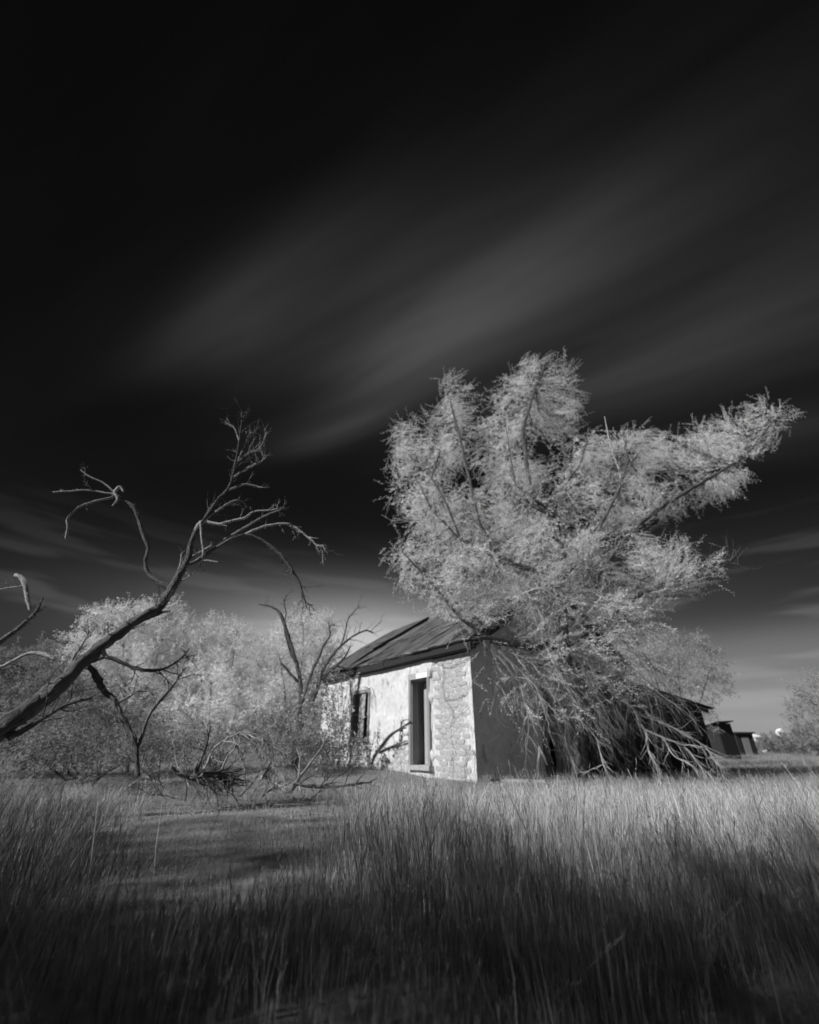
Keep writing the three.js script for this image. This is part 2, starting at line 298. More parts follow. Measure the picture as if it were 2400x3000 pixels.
  for (const side of [0, 1]) for (let row = 0; row < 2; row++) for (let k = 0; k < 11; k++) {
    const t = Z0 - 0.37 - k * 0.68, far = !side && k >= 8;
    const up = row === 1, s = part('roof_sheet', sheets[Math.floor(RR() * 4)], tones[Math.floor(RR() * 4)], roof);
    const from = up ? 0 : LEN * 0.47, lift = 0.012 + (up ? 0.014 : 0) + (k % 2) * 0.008 + (far ? 0.13 - 0.02 * (k - 8) : 0);
    const jitter = up ? 0 : 0.05 * RR();
    const cx = RX - Math.cos(slope) * (from + jitter), cy = RIDGE - Math.sin(slope) * (from + jitter) + lift;
    const lowfar = far && !up ? 0.045 : 0;
    s.position.set(side ? HW - cx : cx, cy, t - (far ? 0.1 : 0)); s.rotation.set(0, side ? 0 : Math.PI, 0);
    s.rotation.order = 'YXZ'; s.rotation.z = -(slope + lowfar) + (RR() - 0.5) * 0.012;
  }
  part('ridge_cap', merge([tube([V(RX, RIDGE + 0.03, Z0), V(RX, RIDGE + 0.03, -5.1)], [0.06, 0.06], 8)]), M.roof, roof);
  part('drip_edge', merge([box(EX - 0.015, EX + 0.004, EY - 0.035, EY + 0.02, -2.1, Z0), box(EX - 0.012, EX + 0.004, EY - 0.04, EY + 0.006, -4.3, -2.15)]), M.tin, roof);
  // lifted edge boards of the far half of the roof
  const lifted = part('purlin', box(-0.02, LEN * 0.72, -0.04, 0.09, -0.03, 0.03), M.darkWood, roof);
  lifted.position.set(RX + 0.12, RIDGE + 0.13, Z0 - 0.37 - 8 * 0.68 + 0.27); lifted.rotation.order = 'YXZ'; lifted.rotation.y = Math.PI; lifted.rotation.z = -slope;
}

// ---------------------------------------------------------------- plank shed leaning to the right of the house (house axes)
const shed = thing('plank_shed', 'dark weathered plank shed with low sloping roof, right of the tree', 'shed', CORNER, HT);
{
  const X0 = 3.2, X1 = 9.75, ZF = 0.2, ZB = -3.4, R = rng(31), top = (x) => lerp(2.42, 1.74, (x - X0) / (X1 - X0));
  const wood = [0.07, 0.09, 0.12].map((v) => { const m = M.darkWood.clone(); m.color = grey(v); return m; });
  for (let x = X0, k = 0; x < X1 - 0.05; k++) {
    const w = Math.min(0.14 + R() * 0.09, X1 - x), a = x + 0.004 + (R() < 0.12 ? 0.03 : 0), b = x + w - 0.004, g0 = ground(toWorld(x, 0, ZF).x, toWorld(x, 0, ZF).z) - 0.1 + R() * 0.06, z = ZF + (R() - 0.5) * 0.02;
    const win = x > 5.85 && x < 6.5;
    if (!win) part('plank', box(a, b, g0, top(x) - 0.02 * R(), z, z + 0.022), wood[k % 3], shed);
    else { part('plank', box(a, b, g0, 1.05, z, z + 0.022), wood[k % 3], shed); part('plank', box(a, b, 1.72, top(x), z, z + 0.022), wood[k % 3], shed); }
    x += w;
  }
  for (let z = ZF - 0.03; z > ZB; ) { const w = 0.15 + R() * 0.08; part('plank', box(X1 - 0.024, X1 - 0.002, -0.1, top(X1) + 0.02, z - w + 0.008, z), wood[Math.floor(R() * 3)], shed); z -= w; }
  for (const x of [5.95, 7.6, X1 - 0.12]) { part('post', box(x, x + 0.09, -0.2, top(x) - 0.06, ZF - 0.1, ZF - 0.012), wood[0], shed); part('post', box(x, x + 0.09, -0.2, top(x) - 0.06, ZB, ZB + 0.09), wood[0], shed); }
  const roof = grp('roof', shed), sl = Math.atan2(1.74 - 2.42, X1 - X0);
  for (let k = 0, z = ZF + 0.28; z > ZB - 0.1; k++) {
    const w = 0.2 + R() * 0.08, g = box(0, (X1 - X0 + 0.28 + R() * 0.14) / Math.cos(sl), 0, 0.03, -w + 0.008, 0), b = part('roof_board', g, wood[k % 3], roof);
    b.position.set(X0, 2.42 + 0.02 + R() * 0.025, z); b.rotation.z = sl + (R() - 0.5) * 0.012; z -= w;
  }
  part('eave_board', box(0, (X1 - X0) / Math.cos(sl) + 0.1, -0.12, -0.005, 0, 0.03).rotateZ(sl).translate(X0, 2.43, ZF + 0.16), wood[0], roof);
  for (let k = 0; k < 5; k++) { const b = part('loose_board', box(-0.9, 0.9, 0, 0.025, -0.07, 0.07), wood[k % 3], roof); b.position.set(6.1 + k * 0.42, top(6.1 + k * 0.42) + 0.07 + 0.02 * (k % 2), ZF - 0.1 - k * 0.22); b.rotation.set(0, 0.12 * (R() - 0.5) * 4, sl + 0.05 * (R() - 0.5)); }
}

// ---------------------------------------------------------------- branches
function twigs(P, Q, R, out, n, len, depth = 0, bias = V(0, 0.2, 0)) {       // crooked side twigs along a branch
  for (let k = 0; k < n; k++) {
    const i = Math.floor(lerp(0.15, 1, Math.pow(R(), 0.7)) * (P.length - 1)), p = P[i], t = P[Math.min(i + 1, P.length - 1)].clone().sub(P[Math.max(i - 1, 0)]).normalize();
    let d = t.clone().multiplyScalar(0.7).add(V(R() - 0.5, R() - 0.5, R() - 0.5).multiplyScalar(1.5)).add(bias).normalize();
    const L = len * (0.35 + R() * 0.9), m = 4 + Math.floor(L / 0.12), pts = [p.clone()], rad = [Math.min(Q[i] * 0.75, 0.004 + L * 0.011)];
    for (let s = 1; s <= m; s++) { d = d.add(V(R() - 0.5, R() - 0.5, R() - 0.5).multiplyScalar(0.6)).normalize(); pts.push(pts[s - 1].clone().addScaledVector(d, L / m)); rad.push(rad[0] * (1 - 0.75 * s / m)); }
    out.push(tube(pts, rad, 4));
    if (depth > 0) twigs(pts, rad, R, out, 3, L * 0.55, depth - 1, bias);
  }
}
// list of points [px, py, radius px] with a forward distance at both ends -> one branch
function branch(list, F0, F1, R, o = {}) {
  const m = list.length - 1, pts = list.map(([x, y], i) => at(x, y, lerp(F0, F1, i / m))), rad = list.map(([x, y, r], i) => r * scaleAt(x, y, lerp(F0, F1, i / m)));
  const [P, Q] = smooth(pts, rad, o.per ?? 4, o.wob ?? 0.35, R), out = [tube(P, Q, rad[0] > 0.05 ? 12 : 6, rad[0] > 0.03 ? 0.3 : 0.14, R() * 9)];
  if (o.twigs) twigs(P, Q, R, out, Math.round(o.twigs * 1.7), o.len ?? 0.3, o.depth ?? 1, o.bias);
  return merge(out);
}
function deadTree(name, label, category, base, list, R) {
  const t = thing(name, label, category, base);
  for (const [n, pts, F0, F1, o, mat] of list) part(n, branch(pts, F0, F1, R, o).translate(-base.x, -base.y, -base.z), mat ?? M.bark, t);
  return t;
}
{
  const R = rng(101), f = (a) => a;
  deadTree('dead_tree', 'large bare dead tree leaning across the left side with broken crooked branches', 'dead tree', at(-190, 2290, 5.0).setY(0), [
    ['trunk', [[-190, 2290, 40], [-20, 2158, 31], [60, 2098, 27], [130, 2043, 24], [215, 1968, 21], [290, 1898, 16], [345, 1858, 14], [400, 1818, 13], [440, 1795, 13], [470, 1775, 12], [505, 1722, 12], [528, 1680, 10], [549, 1638, 9], [564, 1575, 7], [590, 1534, 5.5], [637, 1466, 4.4], [669, 1430, 3.6], [690, 1356, 2.6], [706, 1252, 1.6], [710, 1205, 0.8]], 5.0, 6.6, { per: 4, wob: 0.3, twigs: 26, len: 0.45, bias: V(0.1, 0.5, 0) }],
    ['branch', [[502, 1727, 8], [465, 1703, 7], [436, 1682, 6.5], [426, 1643, 5.5], [434, 1612, 5.5], [418, 1560, 5], [403, 1513, 4.6], [387, 1482, 4.6], [356, 1461, 3.8], [335, 1445, 3]], 5.95, 5.8, { twigs: 3, len: 0.15 }],
    ['branch', [[335, 1448, 4], [330, 1456, 3.4], [277, 1469, 3], [230, 1487, 2.7], [199, 1518, 2.6], [199, 1544, 3], [194, 1578, 3.5]], 5.8, 5.7, { twigs: 2, len: 0.12 }, M.twig],
    ['branch', [[340, 1448, 4], [309, 1444, 2.6], [256, 1436, 2.4], [204, 1439, 2.6], [155, 1442, 2.2]], 5.8, 5.6, { twigs: 3, len: 0.16 }, M.bleached],
    ['stub', [[330, 1482, 2], [346, 1462, 4], [337, 1442, 4.5], [352, 1426, 4], [362, 1440, 3]], 5.75, 5.75, {}, M.bleached],
    ['branch', [[338, 1444, 3], [300, 1413, 2], [262, 1396, 2.2], [236, 1376, 1.5]], 5.8, 5.7, { twigs: 2, len: 0.15 }, M.twig],
    ['branch', [[545, 1658, 6.5], [585, 1638, 6], [653, 1593, 5], [716, 1567, 4.6], [747, 1573, 4], [789, 1596, 3.6], [830, 1633, 4.5], [856, 1670, 4], [877, 1706, 3.2], [888, 1743, 2.8], [898, 1766, 2], [918, 1774, 1.2]], 6.2, 6.6, { twigs: 7, len: 0.35, bias: V(0.2, -0.6, 0) }],
    ['branch', [[716, 1567, 5], [750, 1551, 4], [783, 1540, 3.6], [846, 1535, 3.2], [882, 1557, 3], [919, 1589, 2.2], [957, 1608, 1.4]], 6.4, 6.5, { twigs: 8, len: 0.32, bias: V(0.3, -0.6, 0) }, M.bleached],
    ['branch', [[566, 1630, 5], [610, 1606, 4.6], [653, 1583, 4], [726, 1540, 3], [783, 1508, 2.5], [826, 1492, 1.6]], 6.25, 6.5, { twigs: 4, len: 0.22 }, M.twig],
    ['branch', [[564, 1575, 4.5], [588, 1530, 5], [642, 1536, 5.5], [679, 1526, 3.6], [721, 1516, 4], [742, 1500, 2.6], [800, 1494, 2.4], [822, 1488, 1.4]], 6.2, 6.3, { twigs: 5, len: 0.25 }, M.bleached],
    ['broken_branch', [[588, 1530, 3.5], [591, 1580, 3], [596, 1617, 3], [585, 1664, 2.4]], 6.15, 6.1, { twigs: 2, len: 0.2 }, M.bleached],
    ['branch', [[575, 1648, 3], [600, 1642, 2.6], [638, 1647, 2]], 6.1, 6.1, { twigs: 1, len: 0.1 }, M.bleached],
    ['branch', [[632, 1500, 4], [655, 1484, 3.4], [684, 1468, 3], [710, 1468, 2.4], [722, 1483, 1.8]], 6.4, 6.5, { twigs: 3, len: 0.2 }, M.twig],
    ['branch', [[668, 1436, 3.6], [720, 1419, 3], [765, 1428, 2]], 6.45, 6.5, { twigs: 3, len: 0.2 }, M.twig],
    ['branch', [[682, 1400, 3.4], [726, 1370, 2.6], [766, 1352, 2], [776, 1330, 1.2]], 6.5, 6.5, { twigs: 6, len: 0.28 }, M.twig],
    ['branch', [[690, 1356, 3], [726, 1330, 2.4], [762, 1312, 2], [783, 1264, 1.2]], 6.5, 6.6, { twigs: 7, len: 0.3, bias: V(0.1, 0.6, 0) }, M.twig],
    ['branch', [[688, 1370, 2.6], [715, 1310, 2], [730, 1276, 1.6], [752, 1266, 1]], 6.5, 6.6, { twigs: 6, len: 0.28, bias: V(0, 0.6, 0) }, M.twig],
    ['branch', [[700, 1290, 1.8], [685, 1252, 1.4], [660, 1238, 1]], 6.55, 6.6, { twigs: 5, len: 0.22, bias: V(-0.2, 0.5, 0) }, M.twig],
    ['stub', [[505, 1722, 4], [516, 1690, 3.4], [528, 1655, 3], [532, 1622, 2]], 5.95, 5.95, { twigs: 2, len: 0.12 }, M.bleached],
    ['branch', [[520, 1706, 2], [548, 1694, 1.8], [575, 1670, 1.3]], 6.0, 6.1, { twigs: 2, len: 0.16 }, M.twig],
    ['stub', [[430, 1812, 7], [470, 1795, 5], [500, 1788, 2]], 5.75, 5.7, {}],
    ['branch', [[240, 1948, 9], [262, 1955, 9.5], [286, 1988, 9.5], [308, 2026, 8.5], [337, 2052, 8.5], [353, 2091, 8], [377, 2132, 7.5], [394, 2168, 7.5], [402, 2230, 7], [404, 2275, 7]], 5.5, 5.5, { per: 4 }],
    ['branch', [[398, 2200, 5], [414, 2164, 4.6], [438, 2095, 3.6], [479, 2042, 4], [517, 1996, 2.6], [540, 1960, 1.5]], 5.5, 5.8, { twigs: 5, len: 0.35 }],
    ['branch', [[270, 1938, 6], [308, 1925, 5.5], [349, 1937, 5.5], [386, 1953, 5], [434, 1965, 5], [487, 1957, 3], [535, 1925, 2.4], [556, 1900, 1.3]], 5.6, 5.9, { twigs: 8, len: 0.35, bias: V(0, -0.4, 0) }],
    ['branch', [[20, 2160, 12], [53, 2148, 9], [122, 2107, 7], [191, 2067, 5], [268, 2044, 3]], 5.1, 5.3, { twigs: 6, len: 0.35 }],
    ['stub', [[296, 1896, 8], [306, 1915, 7], [316, 1928, 5]], 5.42, 5.42, {}, M.bleached],
    ['branch', [[205, 1975, 6], [214, 1930, 4], [240, 1890, 3], [262, 1850, 1.6]], 5.5, 5.6, { twigs: 6, len: 0.3 }, M.twig],
    ['branch', [[340, 2062, 5], [372, 2044, 4], [410, 2020, 2]], 5.5, 5.6, { twigs: 4, len: 0.3 }, M.bleached],
  ], R);
  deadTree('dead_tree', 'bare dead limb and pale broken stub reaching in at the left edge', 'dead tree', at(-190, 2180, 6.6).setY(0), [
    ['trunk', [[-190, 2180, 15], [-150, 1985, 12], [-60, 1915, 9], [0, 1880, 7], [41, 1852, 6.5], [80, 1818, 5.5], [104, 1795, 4.5], [126, 1750, 2]], 6.6, 6.8, { twigs: 4, len: 0.3 }],
    ['stub', [[90, 1790, 5], [82, 1760, 6], [77, 1730, 7], [67, 1697, 6.5], [45, 1684, 5]], 6.8, 6.8, {}, M.bleached],
    ['branch', [[70, 1716, 3], [30, 1722, 2.6], [-20, 1730, 2]], 6.8, 6.8, { twigs: 2, len: 0.2 }, M.twig],
    ['branch', [[-150, 1985, 8], [0, 1955, 5], [50, 1930, 5], [93, 1912, 5], [130, 1918, 6], [162, 1932, 4]], 6.6, 6.6, { twigs: 5, len: 0.25 }, M.bleached],
  ], R);
  deadTree('dead_tree', 'small bare dead tree with forked black trunk at the left end of the house', 'dead tree', at(872, 2240, 13.2).setY(0.1), [
    ['trunk', [[872, 2262, 10], [874, 2200, 9], [879, 2141, 8], [879, 2064, 7], [882, 2025, 6], [877, 1980, 5.5], [866, 1934, 5], [853, 1892, 5.5], [838, 1845, 5], [822, 1799, 4.5], [796, 1778, 2.4], [757, 1770, 1.5]], 13.2, 13.0, { twigs: 9, len: 0.5, bias: V(0, 0.4, 0) }],
    ['branch', [[878, 2140, 7], [892, 2105, 7], [916, 2051, 6.5], [934, 2006, 5.5], [942, 1975, 4], [960, 1939, 4], [986, 1905, 3.4], [1014, 1879, 3], [1040, 1861, 2.6], [1074, 1847, 2.6], [1095, 1856, 1.4]], 13.2, 13.2, { twigs: 10, len: 0.55, bias: V(0, 0.3, 0) }],
    ['branch', [[999, 1892, 2.4], [1012, 1851, 2], [1019, 1817, 1.8], [1038, 1791, 1.5], [1056, 1773, 1]], 13.2, 13.2, { twigs: 5, len: 0.35 }, M.bark],
    ['branch', [[884, 2060, 5], [895, 2025, 5], [916, 1965, 4.5], [934, 1926, 4], [952, 1884, 3.6], [967, 1864, 3], [967, 1835, 2.4], [982, 1830, 1.2]], 13.1, 13.1, { twigs: 7, len: 0.4 }],
    ['branch', [[936, 2000, 4.5], [960, 1973, 4], [986, 1951, 3.4], [1012, 1923, 2.2], [1027, 1892, 1.2]], 13.2, 13.4, { twigs: 5, len: 0.4 }],
    ['branch', [[986, 1951, 2.6], [1017, 1960, 2.2], [1045, 1970, 1.6], [1062, 1985, 1]], 13.3, 13.6, { twigs: 3, len: 0.3 }],
    ['branch', [[866, 1940, 4], [852, 1914, 3.4], [842, 1880, 2.8], [834, 1845, 2], [838, 1790, 1.5], [832, 1770, 2], [840, 1742, 1]], 12.9, 12.9, { twigs: 4, len: 0.3 }],
    ['branch', [[874, 1998, 4], [850, 1972, 3.6], [822, 1940, 2.5]], 13.1, 12.9, { twigs: 3, len: 0.3 }],
    ['branch', [[878, 2215, 6], [858, 2170, 5], [838, 2135, 4], [810, 2125, 2.4]], 13.2, 12.9, { twigs: 4, len: 0.4 }],
  ], R);
  const dead = (label, list, base, name = 'fallen_branch', cat = 'dead branch') => deadTree(name, label, cat, base, list, R);
  dead('thin bleached branch arching over the grass left of the house', [
    ['stem', [[598, 2252, 3.4], [618, 2208, 2.8], [652, 2172, 2.6], [676, 2160, 2.4], [712, 2146, 2.2], [742, 2150, 2.2], [775, 2168, 2.2], [798, 2196, 2.4], [788, 2244, 4], [768, 2278, 4.5]], 6.6, 6.9, { wob: 2, twigs: 26, len: 0.45, bias: V(0, -0.7, 0) }, M.bleached],
    ['side_branch', [[650, 2255, 3], [668, 2215, 2.8], [690, 2190, 2.4], [684, 2160, 1.6]], 6.6, 6.7, { twigs: 4, len: 0.25 }, M.bleached]], at(640, 2300, 6.6).setY(0));
  dead('dark uprooted tangle of broken branches lying in the grass', [
    ['stem', [[500, 2246, 4], [524, 2264, 5.5], [560, 2276, 8], [600, 2270, 7], [640, 2276, 5], [668, 2300, 4]], 6.2, 6.4, { wob: 1.2, twigs: 30, len: 0.4, bias: V(0.1, -0.2, 0) }],
    ['stub', [[570, 2276, 8], [586, 2232, 5], [603, 2190, 3.4], [614, 2150, 1.6]], 6.3, 6.3, { twigs: 4, len: 0.3 }],
    ['root', [[590, 2270, 4], [625, 2296, 3], [652, 2320, 2.6]], 6.2, 6.1, { twigs: 6, len: 0.25, bias: V(0, -0.2, 0) }, M.bleached],
    ['root', [[596, 2266, 4.5], [648, 2268, 4], [678, 2284, 3.4], [672, 2312, 2.6]], 6.2, 6.15, { twigs: 6, len: 0.25, bias: V(0, -0.2, 0) }]], at(560, 2290, 6.3).setY(0));
  {
    const b = at(620, 2290, 7).setY(0), t = thing('dead_brush', 'scatter of thin dead sticks caught in the grass left of the house', 'dead brush', b);
    for (let k = 0; k < 3; k++) {
      const o = [];
      for (let i = 0; i < 14; i++) {
        const px = 380 + 560 * R(), F = 6.2 + 2.4 * R(), q = at(px, 2250, F); let p = V(q.x, ground(q.x, q.z) + 0.02 + 0.1 * R(), q.z), d = V(R() - 0.5, 0.1 + 0.5 * R() * R(), R() - 0.5).normalize();
        const L = 0.3 + 0.8 * R(), n = 7, pts = [p], r0 = 0.005 + 0.008 * R(), rad = [r0];
        for (let j = 1; j <= n; j++) { d = d.clone().add(V(R() - 0.5, R() - 0.55, R() - 0.5).multiplyScalar(0.5)).normalize(); p = p.clone().addScaledVector(d, L / n); pts.push(p); rad.push(r0 * (1 - 0.6 * j / n)); }
        o.push(tube(pts, rad, 5)); twigs(pts, rad, R, o, 4, 0.25, 1);
      }
      part('stick', merge(o).translate(-b.x, -b.y, -b.z), [M.bleached, M.twig, M.bark][k], t);
    }
  }
  dead('straight pale stick leaning in the grass before the shrub', [
    ['stem', [[852, 2318, 4], [890, 2262, 3.6], [925, 2215, 3], [955, 2172, 1.6]], 7.0, 7.6, { twigs: 4, len: 0.25 }, M.bleached]], at(852, 2330, 7).setY(0), 'leaning_stick', 'stick');
  dead('low dark branch lying flat in sunlit grass before the door', [
    ['stem', [[860, 2296, 4], [920, 2304, 5], [975, 2306, 4], [1040, 2298, 3], [1090, 2292, 1.5]], 7.4, 7.8, { twigs: 8, len: 0.35 }]], at(960, 2320, 7.5).setY(0));
  {
    const b = onWest(1088, 2250, 0.15).setY(0.12), t = thing('shadow_branch', 'curved dark branch standing for a cast shadow on the wall left of the door', 'dead branch', b);  // dark branch shape takes the place of a branch shadow on the wall
    for (const [n, l, tw] of [['stem', [[1083, 2242, 8], [1096, 2215, 7.5], [1113, 2191, 6.5], [1140, 2156, 5.5], [1176, 2132, 4.5], [1203, 2114, 3.5]], 3], ['side_branch', [[1108, 2205, 5], [1130, 2194, 4], [1160, 2182, 3.4], [1192, 2170, 2]], 4], ['side_branch', [[1173, 2134, 2.2], [1176, 2118, 2], [1182, 2110, 1.5], [1195, 2108, 1]], 0], ['side_branch', [[1174, 2135, 2.4], [1171, 2160, 2.2], [1170, 2185, 1.6]], 0]]) {
      const [P, Q] = smooth(l.map(([x, y]) => onWest(x, y, 0.075).sub(b)), l.map(([, , r]) => r * 0.0048), 4, 0.3, R), o = [tube(P, Q, 7, 0.1, 3)];
      if (tw) twigs(P, Q, R, o, tw, 0.25, 1); part(n, merge(o), M.bark, t);
    }
  }
  // dry creeper stems on the wall
  const vine = thing('dry_creeper', 'thin dry creeper stems crossing the rough brickwork right of the door', 'creeper', onWest(1300, 2250, 0.05).setY(0.05));
  for (const l of [
    [[1282, 1900], [1284, 1930], [1266, 1948], [1264, 1985], [1262, 2000]], [[1382, 1925], [1345, 1940], [1308, 1956], [1294, 1950]], [[1294, 1942], [1300, 1978], [1296, 2010], [1304, 2048], [1327, 2087], [1323, 2135], [1325, 2205], [1318, 2260]],
    [[1372, 2065], [1358, 2080], [1347, 2093]], [[1302, 2050], [1335, 2045], [1358, 2035]], [[1372, 2205], [1362, 2240], [1360, 2280]], [[1384, 2195], [1392, 2225], [1388, 2270]]]) {
    const pts = l.map(([x, y]) => onWest(x, y, 0.045).sub(vine.position)), [P, Q] = smooth(pts, pts.map((_, i) => 0.0065 - 0.003 * i / pts.length), 5, 2, R), o = [tube(P, Q, 5)];
    twigs(P, Q, R, o, 2, 0.16, 0); part('stem', merge(o), M.twig, vine);
  }
  const v2 = thing('dry_creeper', 'dry creeper hanging around the dark window under the eave', 'creeper', onWest(1075, 2200, 0.08).setY(0.1));
  for (const l of [[[1062, 2012], [1078, 2014], [1086, 2030], [1087, 2075]], [[1090, 2015], [1098, 2045], [1101, 2085]], [[1030, 2010], [1022, 2050], [1012, 2090], [1006, 2130]], [[1048, 1998], [1040, 2040], [1034, 2080]], [[1000, 2008], [1002, 2060], [995, 2120]], [[985, 2010], [975, 2060], [980, 2130]], [[1072, 2160], [1062, 2190], [1052, 2220]], [[1085, 2160], [1078, 2190], [1080, 2225]]]) {
    const pts = l.map(([x, y]) => onWest(x, y, 0.09).sub(v2.position)), [P, Q] = smooth(pts, pts.map((_, i) => 0.009 - 0.005 * i / pts.length), 5, 2, R), o = [tube(P, Q, 5)];
    twigs(P, Q, R, o, 3, 0.25, 1, V(0, -0.6, 0)); part('stem', merge(o), M.twig, v2);
  }
}

// ---------------------------------------------------------------- living trees: limbs grow by space colonization into lobes, then carry leafy sprays
function sprayGeo(R, n, len, leafL, leafW) {                                  // a thin stem with leaves
  const pos = [], idx = [];
  const quad = (a, b, c, d) => { const k = pos.length / 3; for (const p of [a, b, c, d]) pos.push(p.x, p.y, p.z); idx.push(k, k + 1, k + 2, k, k + 2, k + 3); };
  quad(V(0, 0, 0.002), V(0, 0, -0.002), V(0, len, -0.001), V(0, len, 0.001));
  for (let i = 0; i < n; i++) {
    const y = len * (0.1 + 0.9 * (i + R() * 0.6) / n), a = i * 2.4 + R(), dir = V(Math.cos(a), 0.35 + R() * 0.7, Math.sin(a)).normalize(), side = dir.clone().cross(V(R() - 0.5, R() - 0.5, R() - 0.5)).normalize();
    const L = leafL * (0.6 + 0.8 * R()), w = leafW * (0.6 + 0.7 * R()), p = V(0, y, 0), m = p.clone().addScaledVector(dir, L * 0.45), e = p.clone().addScaledVector(dir, L);
    const up = dir.clone().cross(side).multiplyScalar(L * 0.12);
    quad(p, m.clone().addScaledVector(side, w / 2).add(up), e, m.clone().addScaledVector(side, -w / 2).add(up));
  }
  return geom(pos, idx);
}
function inLobe(R, l) { let x, y, z; do { x = R() * 2 - 1; y = R() * 2 - 1; z = R() * 2 - 1; } while (x * x + y * y + z * z > 1); return V(l.c.x + x * l.rx, l.c.y + y * l.ry, l.c.z + z * l.rz); }
function grow(seedPts, lobes, o, R) {
  const P = [], par = []; const add = (p, q) => { P.push(p); par.push(q); return P.length - 1; };
  for (const chain of seedPts) {                                             // a chain continues from the nearest node already there
    let prev = -1;
    if (P.length) { let bd = 1e9; for (let i = 0; i < P.length; i++) { const d = P[i].distanceToSquared(chain[0]); if (d < bd) { bd = d; prev = i; } } }
    for (const p of chain) {
      if (prev >= 0) { const d = P[prev].distanceTo(p), m = Math.max(1, Math.round(d / o.step)), a = P[prev]; for (let k = 1; k <= m; k++) prev = add(a.clone().lerp(p, k / m).add(V(R() - 0.5, R() - 0.5, R() - 0.5).multiplyScalar(k < m ? o.step * 0.12 : 0)), prev); } else prev = add(p.clone(), -1);
    }
  }
  const A = [], vol = lobes.reduce((s, l) => s + l.rx * l.ry * l.rz * (l.d ?? 1), 0);
  for (const l of lobes) { const n = Math.max(4, Math.round(o.attractors * l.rx * l.ry * l.rz * (l.d ?? 1) / vol)); for (let i = 0; i < n; i++) A.push({ p: inLobe(R, l), n: -1, d: 1e9, on: true }); }
  let from = 0;
  for (let it = 0; it < 140; it++) {
    for (const a of A) if (a.on) for (let i = from; i < P.length; i++) { const d = a.p.distanceToSquared(P[i]); if (d < a.d) { a.d = d; a.n = i; } }
    from = P.length;
    const pull = new Map();
    for (const a of A) if (a.on) { if (a.d < o.kill * o.kill) { a.on = false; continue; } if (!pull.has(a.n)) pull.set(a.n, V(0, 0, 0)); pull.get(a.n).add(a.p.clone().sub(P[a.n]).normalize()); }
    if (!pull.size) break;
    let grew = 0;
    for (const [i, d] of pull) {
      const dir = d.normalize().add(V(R() - 0.5, R() - 0.5, R() - 0.5).multiplyScalar(0.5)); if (par[i] >= 0) dir.add(P[i].clone().sub(P[par[i]]).normalize().multiplyScalar(0.35));
      const q = P[i].clone().addScaledVector(dir.normalize(), o.step); add(q, i); grew++;
    }
    if (!grew || P.length > o.max) break;
  }
  const kids = P.map(() => []), r = new Float32Array(P.length); par.forEach((q, i) => q >= 0 && kids[q].push(i));
  for (let i = P.length - 1; i >= 0; i--) { let s = 0; for (const k of kids[i]) s += Math.pow(r[k], o.pipe ?? 2.3); r[i] = kids[i].length ? Math.pow(s, 1 / (o.pipe ?? 2.3)) : o.tip; }
  return { P, par, kids, r };
}
function treeMeshes(sk, base, tree, trunkLen, mats) {                         // trunk, one mesh per limb that leaves it
  const tubes = new Map();
  const chain = (start, owner) => {
    const stack = [[start, sk.par[start], owner]];
    while (stack.length) {
      const [s, from, own] = stack.pop(), pts = [], rad = []; let i = s;
      if (from >= 0) { pts.push(sk.P[from].clone().sub(base)); rad.push(Math.min(sk.r[from], sk.r[s] * 1.25)); }
      for (;;) {
        pts.push(sk.P[i].clone().sub(base)); rad.push(sk.r[i]);
        const k = sk.kids[i]; if (!k.length) break;
        let m = k[0]; for (const c of k) if (sk.r[c] > sk.r[m]) m = c;
        for (const c of k) if (c !== m) { const big = own === 'trunk' || (own.depth ?? 0) < 0; stack.push([c, i, own === 'trunk' && sk.r[c] > 0.02 ? { limb: c } : own]); }
        i = m;
      }
      if (pts.length > 1) { if (!tubes.has(own)) tubes.set(own, []); tubes.get(own).push(tube(pts, rad, rad[0] > 0.04 ? 9 : rad[0] > 0.012 ? 6 : 4, rad[0] > 0.04 ? 0.2 : 0, s)); }
    }
  };
  chain(0, 'trunk');
  for (const [own, list] of tubes) part(own === 'trunk' ? 'trunk' : 'limb', merge(list), own === 'trunk' ? mats[0] : mats[1], tree);
}
